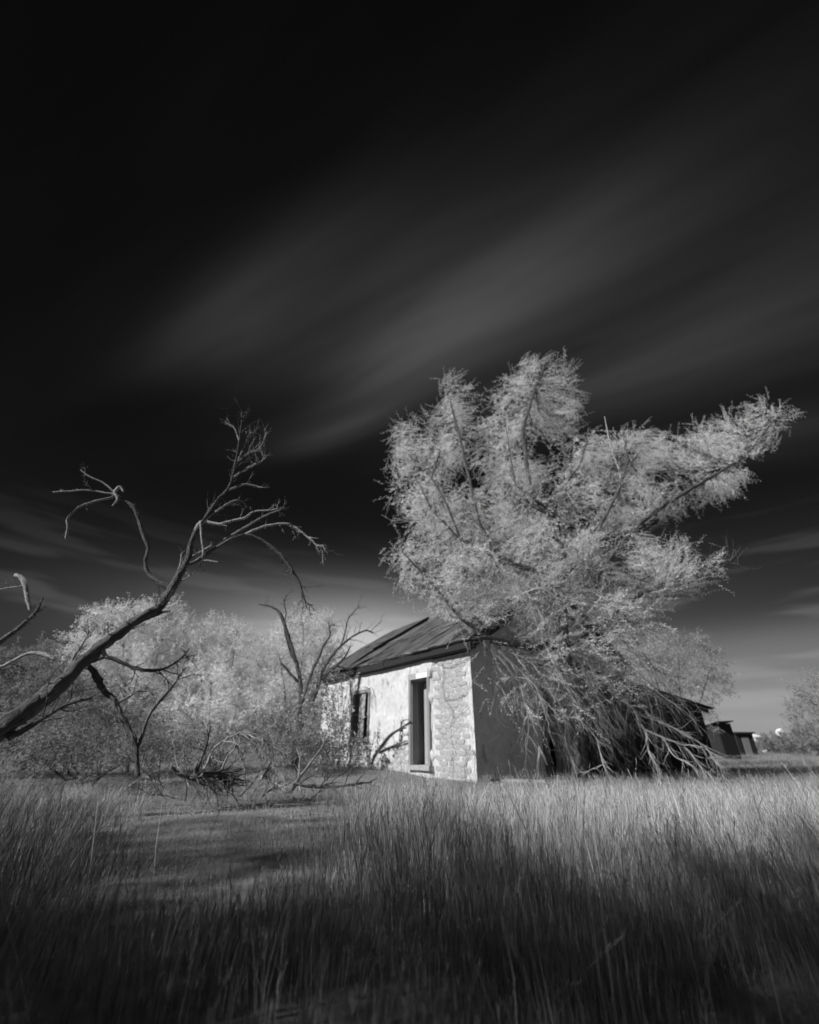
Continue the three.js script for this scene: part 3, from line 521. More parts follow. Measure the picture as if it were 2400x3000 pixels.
function leaves(sk, base, tree, o, R) {                                       // leafy sprays on the thin ends
  const geo = sprayGeo(R, o.leaves ?? 11, o.spray ?? 0.3, o.leafL ?? 0.055, o.leafW ?? 0.016), ms = [], cols = [];
  const m = new THREE.Matrix4(), q = new THREE.Quaternion(), Y = V(0, 1, 0);
  for (let i = 0; i < sk.P.length; i++) {
    if (sk.r[i] > (o.thin ?? 0.012) || (o.skip && o.skip(sk.P[i]))) continue;
    const n = (o.amount?.(sk.P[i]) ?? 1) * o.per * (0.5 + R()) * clamp((o.fill ?? 0.8) + 1.5 * n3(sk.P[i].x * (o.freq ?? 0.75), sk.P[i].y * (o.freq ?? 0.75), sk.P[i].z * (o.freq ?? 0.75)), 0.02, 1.5), dir = sk.par[i] >= 0 ? sk.P[i].clone().sub(sk.P[sk.par[i]]).normalize() : Y.clone();
    for (let k = 0; k < n; k++) {
      const d = dir.clone().multiplyScalar(o.along ?? 0.9).add(V(R() - 0.5, R() - 0.5, R() - 0.5).multiplyScalar(1.7)).add(o.lean ?? V(0, 0, 0)).normalize();
      q.setFromUnitVectors(Y, d); const s = 0.6 + R() * 0.8;
      m.compose(sk.P[i].clone().add(V(R() - 0.5, R() - 0.5, R() - 0.5).multiplyScalar(o.scatter ?? 0.25)).sub(base), q, V(s, s, s)); ms.push(m.clone()); cols.push(0.75 + 0.5 * R());
    }
  }
  const im = new THREE.InstancedMesh(geo, o.mat, ms.length); ms.forEach((a, i) => { im.setMatrixAt(i, a); im.setColorAt(i, grey(cols[i])); });
  im.name = 'crown'; im.userData.kind = 'stuff'; lit(im); tree.add(im);
  return ms.length;
}
const D = 2400 / 1725;                                                        // the lobes below are read off a smaller print of the photograph
function lobe(x, y, rx, ry, F, rz, d = 1) { const c = at(x * D, y * D, F), s = scaleAt(x * D, y * D, F) * D; return { c, rx: rx * s, ry: ry * s * 1.05, rz, d }; }
const chainPx = (list, F0, F1) => list.map(([x, y], i) => at(x, y, lerp(F0, F1, list.length > 1 ? i / (list.length - 1) : 0)));
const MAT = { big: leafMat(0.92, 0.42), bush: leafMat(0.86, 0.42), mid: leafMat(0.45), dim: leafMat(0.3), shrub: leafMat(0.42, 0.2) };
{
  const R = rng(202), base = at(1700, 2290, 10.0).setY(0), tree = thing('large_tree', 'large wind-blown feathery tree towering over the front end of the house', 'tree', base);
  const fork = at(1650, 1900, 10.1);
  const seeds = [
    [base.clone(), base.clone().lerp(fork, 0.5).add(V(0.1, 0, 0)), fork],
    [fork, ...chainPx([[1640, 1690], [1655, 1600], [1640, 1520], [1510, 1420], [1495, 1330], [1480, 1240]], 9.8, 9.4)],
    [at(1640, 1520, 9.6), ...chainPx([[1560, 1480], [1545, 1380], [1530, 1260], [1570, 1130]], 9.4, 9.8)],
    [at(1640, 1690, 9.8), ...chainPx([[1560, 1670], [1450, 1630], [1350, 1580], [1270, 1500], [1225, 1410]], 9.5, 9.2)],
    [at(1350, 1580, 9.3), ...chainPx([[1310, 1480], [1265, 1400], [1290, 1320]], 9.2, 9.3)],
    [at(1450, 1630, 9.4), ...chainPx([[1400, 1520], [1375, 1400], [1350, 1290], [1320, 1180]], 9.2, 9.6)],
    [at(1640, 1690, 9.8), ...chainPx([[1720, 1620], [1770, 1520], [1810, 1440], [1840, 1350], [1830, 1280]], 9.6, 9.8)],
    [at(1720, 1620, 9.7), ...chainPx([[1740, 1700], [1820, 1590], [1880, 1530], [1960, 1470], [2080, 1400], [2180, 1340], [2270, 1230]], 9.7, 10.2)],
    [at(1655, 1600, 9.7), ...chainPx([[1600, 1560], [1640, 1440], [1700, 1360], [1720, 1290]], 9.5, 9.7)],
    [at(1650, 1900, 10.1), ...chainPx([[1560, 1900], [1440, 1880], [1340, 1800], [1240, 1680], [1180, 1620]], 9.8, 9.3)],
    [at(1650, 1900, 10.1), ...chainPx([[1760, 1830], [1880, 1740], [1990, 1690]], 10, 10)],
  ];
  const lobes = [
    lobe(950, 840, 30, 68, 10.4, 0.5, 0.8), lobe(975, 900, 30, 46, 10.4, 0.6, 0.8), lobe(1085, 860, 60, 68, 10.5, 0.8), lobe(1150, 860, 60, 68, 10.5, 0.9), lobe(1140, 800, 64, 40, 10.5, 0.6, 0.9), lobe(890, 945, 62, 68, 10.2, 0.9, 1.1), lobe(930, 975, 46, 57, 10.2, 0.8),
    lobe(875, 1040, 56, 46, 10.1, 0.9, 0.9), lobe(880, 1160, 66, 57, 9.7, 1.0, 1.1), lobe(985, 1110, 93, 63, 10, 1.3), lobe(1080, 990, 58, 68, 10.3, 1.0, 0.7), lobe(1120, 1090, 93, 68, 10.3, 1.4, 0.8), lobe(1240, 970, 64, 63, 10.5, 1.1), lobe(1340, 970, 67, 57, 10.6, 1.0), lobe(1440, 955, 72, 48, 10.7, 0.8, 1.1), lobe(1540, 920, 77, 41, 10.8, 0.6, 1.2),
    lobe(1035, 935, 56, 50, 10.5, 0.8, 0.6), lobe(1195, 965, 42, 56, 10.6, 0.8, 0.6), lobe(1390, 1050, 60, 36, 10.5, 0.7, 0.5), lobe(1610, 885, 49, 34, 10.8, 0.5, 1.2), lobe(1480, 1020, 81, 34, 10.6, 0.7, 1), lobe(1300, 1060, 81, 51, 10.4, 1.2, 0.7), lobe(1420, 1195, 81, 48, 10.2, 0.8, 1.2), lobe(1320, 1230, 93, 48, 10, 1.0), lobe(980, 1225, 116, 63, 9.4, 1.1, 1.1), lobe(1110, 1180, 116, 68, 9.8, 1.5),
    lobe(1240, 1190, 93, 57, 10, 1.3, 0.8), lobe(1060, 1295, 116, 55, 9.4, 0.9), lobe(1220, 1310, 128, 63, 9.6, 1.1), lobe(1140, 1380, 116, 51, 9.5, 0.7, 1.2), lobe(1270, 1390, 99, 57, 9.8, 0.8), lobe(1050, 1405, 49, 57, 9.3, 0.35, 1.3), lobe(1160, 1440, 104, 46, 9.5, 0.5, 1.5), lobe(1290, 1450, 70, 41, 9.8, 0.5, 1.2), lobe(1080, 1470, 46, 41, 9.3, 0.3, 0.8), lobe(1380, 1430, 70, 39, 9.9, 0.5, 0.9), lobe(1200, 1500, 81, 30, 9.4, 0.4, 0.6), lobe(1330, 1320, 52, 51, 10, 0.7, 0.8),
  ];
  const sk = grow(seeds, lobes, { step: 0.17, attractors: 8500, kill: 0.26, max: 16000, tip: 0.006, pipe: 2.08 }, R);
  treeMeshes(sk, base, tree, 3, [M.bark, M.bark]);
  const n = leaves(sk, base, tree, { per: 12, fill: 0.26, freq: 1.15, along: 1.5, amount: (p) => 0.35 + 0.65 * sstep(2.2, 4.6, p.y), thin: 0.03, mat: MAT.big, leaves: 14, spray: 0.4, leafL: 0.055, leafW: 0.0085, scatter: 0.45, lean: V(0.6, 0.2, -0.1) }, R);
  console.log('big tree', sk.P.length, n);
  const dead = (name, list, F0, F1, o, mat = M.bleached) => part(name, branch(list, F0, F1, R, o).translate(-base.x, -base.y, -base.z), mat, tree);
  for (let k = 0; k < 5; k++) {                                               // the drooping tangle of thin twigs in front of the gable
    const o = [];
    for (let i = 0; i < 32; i++) {
      const u = R(), px = lerp(1065, 1350, u) * D, py = lerp(1345, 1450, R()) * D + 30 * u, F = 8.9 + 0.9 * R() + 0.5 * u; let p = at(px, py, F), d = V(0.9 * R() - 0.2, -0.4 + 0.6 * R(), (R() - 0.5) * 0.9).normalize();
      const L = 0.6 + 1.5 * R(), n = Math.ceil(L / 0.13), pts = [p], r0 = 0.003 + 0.005 * R() * R(), rad = [r0];
      for (let q = 1; q <= n; q++) { d = d.clone().add(V((R() - 0.44) * 0.6, -0.13 - 0.12 * R(), (R() - 0.5) * 0.6)).normalize(); p = p.clone().addScaledVector(d, L / n); if (p.y < 0.1) break; pts.push(p); rad.push(r0 * (1 - 0.7 * q / n)); }
      if (pts.length < 3) continue;
      o.push(tube(pts, rad, 4)); twigs(pts, rad, R, o, 7, 0.42, 1, V(0.1, -0.3, 0));
    }
    part('hanging_twigs', merge(o).translate(-base.x, -base.y, -base.z), k % 2 ? M.bleached : M.twig, tree);
  }
  dead('dead_branch', [[1440, 1900, 5], [1484, 1950, 3.4], [1507, 1982, 3.2], [1525, 2002, 3], [1533, 2040, 2.8], [1548, 2092, 2.6], [1539, 2112, 2.2], [1542, 2147, 2], [1557, 2167, 1.2]], 9.2, 9.3, { twigs: 10, len: 0.5, bias: V(0, -0.7, 0) });
  dead('dead_branch', [[1460, 1905, 5], [1507, 1950, 3.4], [1539, 1979, 3], [1565, 2020, 2.8], [1597, 2063, 2.6], [1623, 2075, 1.6]], 9.1, 9.3, { twigs: 9, len: 0.5, bias: V(0, -0.7, 0) });
  dead('dead_branch', [[1600, 1890, 5], [1626, 1950, 3.8], [1646, 1985, 3.4], [1661, 2017, 3.2], [1678, 2037, 3], [1684, 2072, 2.6], [1693, 2107, 1.6]], 9.2, 9.3, { twigs: 10, len: 0.5, bias: V(0, -0.7, 0) });
  dead('dead_branch', [[1785, 2020, 5.0], [1835, 2060, 4.3], [1858, 2078, 4.0], [1875, 2115, 3.7], [1893, 2147, 3.7], [1900, 2196, 3.1], [1911, 2220, 2.9], [1933, 2263, 2.5], [1935, 2320, 1.9]], 10.0, 9.6, { twigs: 16, len: 0.5, bias: V(0.3, -0.7, 0) });
  dead('dead_branch', [[1889, 2137, 3.1], [1946, 2163, 2.9], [2002, 2185, 2.6], [2046, 2237, 2.2], [2098, 2293, 1.5], [2130, 2340, 0.9]], 9.8, 9.4, { twigs: 18, len: 0.6, bias: V(0.4, -0.7, 0) });
  dead('dead_branch', [[1946, 2165, 2.2], [1976, 2215, 2.0], [2020, 2237, 1.9], [2054, 2280, 1.2]], 9.7, 9.4, { twigs: 6, len: 0.5, bias: V(0.3, -0.7, 0) });
  dead('dead_branch', [[1876, 2096, 2.8], [1946, 2120, 2.4], [2002, 2150, 2.0], [2063, 2185, 1.7], [2100, 2233, 1.1], [2125, 2270, 0.7]], 9.9, 9.6, { twigs: 18, len: 0.6, bias: V(0.4, -0.6, 0) });
  dead('dead_branch', [[1700, 2110, 1.9], [1745, 2160, 1.9], [1757, 2196, 1.9], [1768, 2240, 2.1], [1788, 2278, 1.6], [1810, 2310, 1.1]], 9.3, 9.2, { twigs: 7, len: 0.4, bias: V(0.2, -0.6, 0) });
  dead('dead_branch', [[1768, 2240, 1.6], [1728, 2257, 1.6], [1699, 2278, 1.2]], 9.3, 9.2, { twigs: 4, len: 0.3 });
  dead('dead_branch', [[1530, 1740, 5], [1590, 1725, 4], [1640, 1760, 3], [1680, 1790, 2]], 8.9, 8.9, { twigs: 8, len: 0.45, bias: V(0.2, -0.4, 0) });
  dead('dead_branch', [[1540, 1735, 4.5], [1570, 1770, 3], [1588, 1810, 2]], 8.9, 8.9, { twigs: 6, len: 0.4, bias: V(0.2, -0.5, 0) });
  dead('dead_branch', [[1600, 1890, 12], [1560, 1888, 10], [1470, 1878, 8], [1420, 1868, 6], [1385, 1872, 3]], 9.8, 9.2, { twigs: 8, len: 0.5 }, M.bark);
  dead('dead_branch', [[1800, 1480, 5], [1820, 1400, 4], [1800, 1340, 3], [1785, 1290, 2.4], [1772, 1220, 1.3]], 10, 9.8, { twigs: 8, len: 0.7, bias: V(0, 0.4, 0) });
  dead('dead_branch', [[1815, 1410, 3.6], [1860, 1340, 3], [1890, 1290, 1.6]], 9.9, 9.8, { twigs: 6, len: 0.6, bias: V(0, 0.4, 0) });
  dead('dead_branch', [[1880, 1560, 7], [1960, 1540, 5], [2010, 1590, 4], [2080, 1640, 3], [2130, 1648, 2.2], [2160, 1620, 1.4]], 10.2, 10.2, { twigs: 10, len: 0.7 }, M.bark);
  dead('dead_branch', [[1330, 1530, 3], [1270, 1525, 3], [1210, 1530, 2.4], [1155, 1518, 1.4]], 9.7, 9.6, { twigs: 8, len: 0.6 });
}
// bushy trees behind, on the left and beyond the shed
function bush(name, label, category, baseP, lobes, o, R, group) {
  const base = baseP.clone(); base.y = ground(base.x, base.z) - 0.03;
  const t = thing(name, label, category, base, 0, group), mid = lobes.reduce((s, l) => s.add(l.c), V(0, 0, 0)).multiplyScalar(1 / lobes.length);
  const seeds = [[base.clone(), base.clone().lerp(mid, 0.3)]];
  for (const l of lobes) seeds.push([base.clone().lerp(l.c, 0.25).add(V((R() - 0.5) * 0.3, 0, (R() - 0.5) * 0.3)), base.clone().lerp(l.c, 0.6).add(V((R() - 0.5) * 0.3, 0.1, 0)), l.c.clone()]);
  const sk = grow(seeds, lobes, { step: 0.22, attractors: o.attractors ?? 900, kill: 0.32, max: 3500, tip: 0.0055, pipe: 2.2 }, R);
  treeMeshes(sk, base, t, 1, [M.bark, M.bark]);
  leaves(sk, base, t, { per: 14, fill: 0.5, freq: 0.9, thin: 0.024, mat: MAT.bush, leaves: 12, spray: 0.32, leafL: 0.065, leafW: 0.02, scatter: 0.4, lean: V(0.2, 0.1, 0), ...o }, R);
  return t;
}
{
  const R = rng(303), g = (x, F) => { const p = at(x * D, 1600 * D, F); return V(p.x, 0, -F); };
  bush('bushy_tree', 'broad pale bushy tree behind the leaning dead trunk', 'tree', g(275, 15), [lobe(260, 1330, 80, 55, 15, 1.4), lobe(335, 1310, 62, 42, 15.2, 1.2), lobe(230, 1400, 95, 60, 14.8, 1.5), lobe(330, 1390, 80, 60, 15, 1.4), lobe(280, 1470, 110, 60, 14.4, 1.4)], { attractors: 1500 }, R);
  bush('bushy_tree', 'tall soft plumed bush between the dead trunk and the forked dead tree', 'tree', g(445, 16), [lobe(425, 1350, 48, 55, 16, 1.2), lobe(485, 1360, 40, 50, 16.2, 1.1), lobe(440, 1430, 80, 55, 15.5, 1.4), lobe(500, 1330, 20, 35, 16, 0.6), lobe(450, 1510, 90, 50, 15, 1.3)], { attractors: 1200 }, R);
  bush('bushy_tree', 'rounded bright bush right behind the small forked dead tree', 'tree', g(620, 17), [lobe(640, 1340, 62, 52, 17, 1.5), lobe(590, 1390, 55, 50, 17, 1.3), lobe(680, 1390, 50, 45, 17.5, 1.2), lobe(600, 1460, 75, 55, 16.4, 1.5), lobe(560, 1530, 70, 45, 15.6, 1.2)], { attractors: 1400 }, R);
  bush('bushy_tree', 'low pale bush with a bright clump left of centre', 'bush', g(460, 13), [lobe(445, 1440, 38, 32, 13.4, 0.8), lobe(480, 1490, 70, 40, 13.2, 1.0), lobe(400, 1510, 70, 40, 13, 1.0), lobe(530, 1520, 50, 36, 13, 0.9)], { attractors: 800 }, R);
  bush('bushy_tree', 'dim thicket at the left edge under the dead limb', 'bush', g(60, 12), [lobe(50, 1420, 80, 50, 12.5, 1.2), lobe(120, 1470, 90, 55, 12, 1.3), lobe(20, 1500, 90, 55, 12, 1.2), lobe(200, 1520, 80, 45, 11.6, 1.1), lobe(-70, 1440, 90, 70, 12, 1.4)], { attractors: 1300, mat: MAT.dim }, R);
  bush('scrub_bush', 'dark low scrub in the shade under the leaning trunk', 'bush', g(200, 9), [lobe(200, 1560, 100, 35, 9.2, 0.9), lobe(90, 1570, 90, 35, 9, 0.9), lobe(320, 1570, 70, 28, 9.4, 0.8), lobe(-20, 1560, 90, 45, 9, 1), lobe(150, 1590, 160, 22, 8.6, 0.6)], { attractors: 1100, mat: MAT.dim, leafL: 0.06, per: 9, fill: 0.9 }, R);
  bush('scrub_bush', 'low dull thicket at ground level behind the arching bleached branch', 'bush', g(470, 12), [lobe(420, 1565, 90, 32, 12, 0.8), lobe(530, 1570, 70, 28, 12.2, 0.8), lobe(470, 1540, 60, 34, 12.4, 0.7)], { attractors: 800, mat: MAT.mid, per: 7 }, R);
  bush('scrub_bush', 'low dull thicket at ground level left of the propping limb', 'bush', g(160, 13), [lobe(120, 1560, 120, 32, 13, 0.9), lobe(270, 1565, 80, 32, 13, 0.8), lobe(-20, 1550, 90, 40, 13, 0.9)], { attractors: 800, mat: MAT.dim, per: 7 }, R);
  bush('leafy_shrub', 'leafy shrub growing against the wall below the dark window', 'shrub', g(715, 12.2), [lobe(712, 1535, 30, 32, 12.2, 0.5), lobe(742, 1548, 22, 26, 12.4, 0.35), lobe(690, 1575, 44, 34, 12, 0.6), lobe(660, 1540, 34, 45, 12.2, 0.6), lobe(690, 1480, 24, 30, 12.9, 0.4, 0.7), lobe(655, 1470, 34, 40, 13, 0.5, 1.2), lobe(700, 1470, 20, 40, 13.4, 0.35, 1.2), lobe(722, 1500, 14, 40, 13.2, 0.3, 1.2), lobe(745, 1590, 30, 18, 12.2, 0.4)], { attractors: 900, mat: MAT.shrub, leafL: 0.075, leafW: 0.05, leaves: 9, per: 4.5 }, R);
  bush('leafy_vine', 'dull leafy vine covering the left end of the pale wall', 'vine', g(700, 13.3), [lobe(712, 1455, 26, 40, 13.3, 0.3), lobe(728, 1490, 14, 40, 13.0, 0.22), lobe(690, 1500, 30, 46, 13.2, 0.35), lobe(735, 1440, 16, 16, 13.1, 0.2, 0.7), lobe(680, 1430, 24, 20, 13.6, 0.3)], { attractors: 500, mat: MAT.shrub, leafL: 0.06, leafW: 0.034, leaves: 9, per: 5, scatter: 0.2 }, R);
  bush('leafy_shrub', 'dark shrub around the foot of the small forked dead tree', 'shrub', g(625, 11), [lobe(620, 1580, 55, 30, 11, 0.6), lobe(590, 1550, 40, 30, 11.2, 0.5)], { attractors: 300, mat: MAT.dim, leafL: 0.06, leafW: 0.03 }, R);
  bush('bushy_tree', 'pale feathery bush rising behind the shed roof', 'bush', g(1440, 20), [lobe(1430, 1400, 75, 62, 20, 1.6), lobe(1490, 1430, 50, 40, 20, 1.2), lobe(1380, 1430, 60, 60, 20, 1.4), lobe(1420, 1490, 90, 60, 20, 1.4)], { attractors: 900, mat: MAT.mid, per: 7 }, R);
  bush('bushy_tree', 'feathery bush cut by the right edge of the frame', 'bush', g(1740, 19), [lobe(1730, 1460, 40, 50, 19, 1.1), lobe(1700, 1520, 45, 40, 19, 1.0), lobe(1770, 1510, 60, 70, 19, 1.4)], { mat: MAT.mid, attractors: 700 }, R);
  // unseen trees added outside the frame, left and behind, to darken the near grass
  const shadeLobe = (x, y, z, r, h = r) => ({ c: V(x, y, z), rx: r, ry: h, rz: r, d: 1 });
  const proto = bush('added_shade_tree', 'tall loose tree added unseen beyond the left edge to shade the foreground grass', 'tree', V(-9.5, 0, 0.6), [shadeLobe(-9.5, 5, 0.6, 1.9, 1.7), shadeLobe(-10.2, 3.2, 1.2, 1.7, 1.4), shadeLobe(-9, 6.8, 0.2, 1.5, 1.3), shadeLobe(-9.6, 2.2, -0.4, 1.5, 1.2)], { attractors: 1100, per: 2.0, fill: 0.5, mat: MAT.dim, leafL: 0.1, leafW: 0.032 }, R, 'added shade trees beyond the left edge');
  proto.scale.setScalar(0.86);
  for (const [x, z, s, turn, label] of [[-11.8, 4.0, 1.15, 2.0, 'second tall added shade tree beyond the left edge, behind the camera'], [-8.6, -3.4, 0.5, 4.1, 'smallest added shade tree beyond the left edge, level with the near grass'], [-5.6, 2.2, 0.85, 5.2, 'low added shade tree beyond the left edge, close behind the camera'], [-4.0, 3.4, 0.9, 0.7, 'added shade tree standing right behind the camera, left of it'], [-7.4, 2.9, 1.05, 3.3, 'added shade tree standing behind the camera on the left, between two lower ones']]) {
    const c = proto.clone(); c.name = numbered('added_shade_tree'); c.position.set(x, 0, z); c.scale.setScalar(s); c.rotation.y = turn; tag(c, label, 'tree', 'added shade trees beyond the left edge'); scene.add(c);
  }
}

// ---------------------------------------------------------------- grass
function bladeClump(R, n, rad, h, w, heads) {
  const pos = [], idx = [];
  for (let i = 0; i < n; i++) {
    const a = R() * 6.283, r = rad * Math.sqrt(R()), x = r * Math.cos(a), z = r * Math.sin(a), H = h * (0.45 + 0.75 * R()), lean = (0.08 + 0.42 * R() * R()) * H, la = a + (R() - 0.5) * 2.2, lx = Math.cos(la) * lean + 0.05 * H, lz = Math.sin(la) * lean;
    const sa = R() * 6.283, sx = Math.cos(sa), sz = Math.sin(sa), W = w * (0.6 + 0.8 * R()), head = R() < heads, k0 = pos.length / 3, S = 3;
    for (let s = 0; s <= S; s++) { const t = s / S, ww = W * (head ? 0.4 : 1 - 0.85 * t) / 2, c = t * t; pos.push(x + lx * c + sx * ww, H * (t - 0.12 * c), z + lz * c + sz * ww, x + lx * c - sx * ww, H * (t - 0.12 * c), z + lz * c - sz * ww); }
    for (let s = 0; s < S; s++) { const k = k0 + s * 2; idx.push(k, k + 1, k + 2, k + 1, k + 3, k + 2); }
    if (head) for (let q = 0; q < 9; q++) {
      const t = 1 - q * 0.032, c = t * t, y = H * (t - 0.12 * c), bx = x + lx * c, bz = z + lz * c, ha = R() * 6.283, L = 0.018 + 0.014 * R(), k = pos.length / 3;
      const ex = Math.cos(ha) * L * 0.3 + lx * 0.05, ez = Math.sin(ha) * L * 0.3 + lz * 0.05, px = -Math.sin(ha) * 0.0014, pz = Math.cos(ha) * 0.0014;
      pos.push(bx, y, bz, bx + ex * 0.5 + px, y + L * 0.45, bz + ez * 0.5 + pz, bx + ex, y + L, bz + ez, bx + ex * 0.5 - px, y + L * 0.45, bz + ez * 0.5 - pz); idx.push(k, k + 1, k + 2, k, k + 2, k + 3);
    }
  }
  return geom(pos, idx);
}
{
  const R = rng(404), inHouse = (x, z) => { const l = toLocal(V(x, 0, z)); return l.x > -0.06 && l.x < 9.7 && l.z < 0.3 && l.z > -7 && (l.x < HW || l.z > -3.4 || true); };
  // height of the grass by place: short straw on the old path and by the door, tall tufts to the right and in the foreground
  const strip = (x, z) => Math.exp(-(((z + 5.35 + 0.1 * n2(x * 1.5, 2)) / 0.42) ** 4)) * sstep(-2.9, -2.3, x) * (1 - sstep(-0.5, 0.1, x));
  const tall = (x, z) => {
    const F = -z; let h = 0.2 + 0.11 * n2(x * 0.5, z * 0.5) + 0.12 * n2(x * 1.7 + 5, z * 1.7) + 0.04 * n2(x * 4, z * 4);
    const flat = sstep(4.0 + 0.5 * n2(x * 0.9, 9), 6.2, F) * (1 - sstep(9.5, 11, F)) * sstep(-4.2, -3.2, x) * (1 - sstep(-0.2, 0.9, x + 0.35 * n2(z, 3)));       // trodden ground before the house
    h *= 1 - 0.62 * sstep(1.8, 2.8, F) * (1 - sstep(4.6, 5.6, F)) * sstep(-3.0, -2.2, x * 4.8 / F) * (1 - sstep(-0.7, -0.3, x * 4.8 / F));
    h *= 1 - (0.45 + 0.2 * n2(x * 2.3, z * 2.3)) * flat; h *= 1 - 0.75 * strip(x, z);
    h += 0.15 * Math.exp(-(((x + 0.05) / 0.4) ** 2 + ((F - 4.7) / 0.7) ** 2)) + 0.13 * Math.exp(-(((x - 2.3) / 1.4) ** 2 + ((F - 5.6) / 1.1) ** 2)) + 0.06 * Math.exp(-(((x - 5.5) / 1.5) ** 2 + ((F - 7) / 1.2) ** 2));
    h *= 1 - 0.4 * sstep(7.5, 9, F) * (1 - sstep(0.5, 3.5, x));
    return Math.max(0.05, h);
  };
  const kinds = [
    ['dry_grass', 'fine dry grass with feathery heads covering the whole field', [bladeClump(R, 30, 0.34, 0.34, 0.0036, 0.35), bladeClump(R, 34, 0.42, 0.34, 0.0032, 0.5), bladeClump(R, 24, 0.22, 0.34, 0.004, 0.25)]],
  ];
  const mats = [std(0.34, { side: THREE.DoubleSide }), std(0.28, { side: THREE.DoubleSide }), std(0.4, { side: THREE.DoubleSide })];
  const spots = [[], [], []];
  const scatter = (F0, F1, per, sc) => {
    const xm = (F) => 1.15 * F + 2.5, area = (F1 - F0) * (xm(F0) + xm(F1)), n = Math.round(area * per);
    for (let i = 0; i < n; i++) {
      const F = Math.sqrt(lerp(Math.max(F0, 0.01) ** 2, F1 ** 2, R())), x = (R() * 2 - 1) * xm(F), z = -F;
      if (inHouse(x, z)) continue;
      if (Math.hypot(x, z) < 0.62) continue;
      if (F < 12 && fbm(x * 1.1 + 3, z * 1.1, 2) < -0.16 && R() < 0.75) continue;
      const h = tall(x, z) * (0.75 + 0.5 * R()) * sc[0], w = (0.75 + 0.5 * R()) * sc[1];
      const hh = F < 1.6 ? Math.min(h, 0.42) : h, k = Math.floor(R() * 3);
      const m = new THREE.Matrix4().compose(V(x, ground(x, z) - 0.01, z), new THREE.Quaternion().setFromEuler(new THREE.Euler((R() - 0.5) * 0.2, R() * 6.283, (R() - 0.5) * 0.2 - 0.06)), V(w * Math.max(0.55, hh / 0.34), hh / 0.34, w * Math.max(0.55, hh / 0.34)));
      spots[k].push([m, 0.7 + 0.6 * R() + 0.9 * strip(x, z)]);  // blades on the strip are brightened: sunlight put into their colour
    }
  };
  scatter(0.15, 2.5, 110, [1.0, 0.9]); scatter(2.5, 5, 85, [0.95, 1]); scatter(5, 9, 60, [0.75, 1.2]); scatter(9, 16, 26, [0.7, 1.8]); scatter(16, 32, 8, [0.6, 3]); scatter(32, 70, 1.2, [0.7, 5]);
  // behind the camera, where the light crosses the field
  const total = spots.reduce((s, a) => s + a.length, 0); console.log('grass clumps', total);
  const label = ['fine dry grass with feathery heads covering the whole field', 'dull finer grass growing mixed through the field', 'paler dry grass tufts mixed through the field'];
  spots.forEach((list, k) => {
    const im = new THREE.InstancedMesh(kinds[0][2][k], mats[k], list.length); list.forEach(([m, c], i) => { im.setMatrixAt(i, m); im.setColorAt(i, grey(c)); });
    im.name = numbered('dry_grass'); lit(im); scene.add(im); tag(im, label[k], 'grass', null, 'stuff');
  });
  // bunches of tall stiff stalks standing above the rest, bent weeds between them
  const sightline = (x, F) => F > 1.8 && F < 6 && x * 4.8 / F > -2.4 && x * 4.8 / F < -0.5;      // only short grass before the trodden strip
  const bunch = [bladeClump(R, 46, 0.1, 0.46, 0.0042, 0.5), bladeClump(R, 38, 0.13, 0.42, 0.0045, 0.35)], bs = [[], []], pale = std(0.52, { side: THREE.DoubleSide });
  for (let i = 0; i < 1700; i++) {
    const F = 1.5 + 8.5 * Math.sqrt(R()), x = (R() * 2 - 1) * (F + 1), z = -F; if (inHouse(x, z)) continue;
    const w = fbm(x * 0.6 - 7, z * 0.6, 2) + 0.5 * Math.exp(-(((x + 0.05) / 0.6) ** 2 + ((F - 4.7) / 0.9) ** 2)) + 0.45 * Math.exp(-(((x - 2.4) / 1.7) ** 2 + ((F - 5.4) / 1.3) ** 2));
    if (w < 0.12 || tall(x, z) < 0.07 || sightline(x, F)) continue;
    const k = Math.floor(R() * 2), sc = (0.6 + 0.5 * R()) * sstep(0.02, 0.2, tall(x, z)), cap = Math.min(1, (0.62 - 0.05 * F) / (0.5 * sc));
    bs[k].push([new THREE.Matrix4().compose(V(x, ground(x, z) - 0.02, z), new THREE.Quaternion().setFromEuler(new THREE.Euler((R() - 0.5) * 0.35, R() * 6.283, (R() - 0.5) * 0.35)), V(sc, sc * Math.max(0.45, cap), sc)), 0.8 + 0.6 * R()]);
  }
  const put = (x, F, lo, hi) => { const z = -F, k = Math.floor(R() * 2), sc = lerp(lo, hi, R()); bs[k].push([new THREE.Matrix4().compose(V(x, ground(x, z) - 0.02, z), new THREE.Quaternion().setFromEuler(new THREE.Euler((R() - 0.5) * 0.3, R() * 6.283, (R() - 0.5) * 0.3)), V(sc, sc, sc)), 0.9 + 0.7 * R()]); };
  const gauss = () => R() + R() + R() - 1.5;
  for (let i = 0; i < 60; i++) put(0.02 + 0.42 * gauss(), 4.6 + 0.7 * gauss(), 0.62, 0.92);          // the stiff pale tuft before the door
  for (let i = 0; i < 170; i++) put(2.5 + 1.7 * gauss(), 5.2 + 1.1 * gauss(), 0.5, 0.82);            // the bright tufts on the right
  const long = bladeClump(R, 5, 0.25, 0.66, 0.0042, 0.3), ls = [];
  for (let i = 0; i < 130; i++) { const F = 1.3 + 3.2 * R(), x = (R() * 2 - 1) * (0.9 * F + 0.3), z = -F; if (sightline(x, F)) continue; const sc = 0.65 + 0.35 * R(); ls.push([new THREE.Matrix4().compose(V(x, ground(x, z) - 0.02, z), new THREE.Quaternion().setFromEuler(new THREE.Euler((R() - 0.5) * 0.8, R() * 6.283, (R() - 0.5) * 0.9 - 0.15)), V(sc, sc, sc)), 0.9 + 0.6 * R()]); }
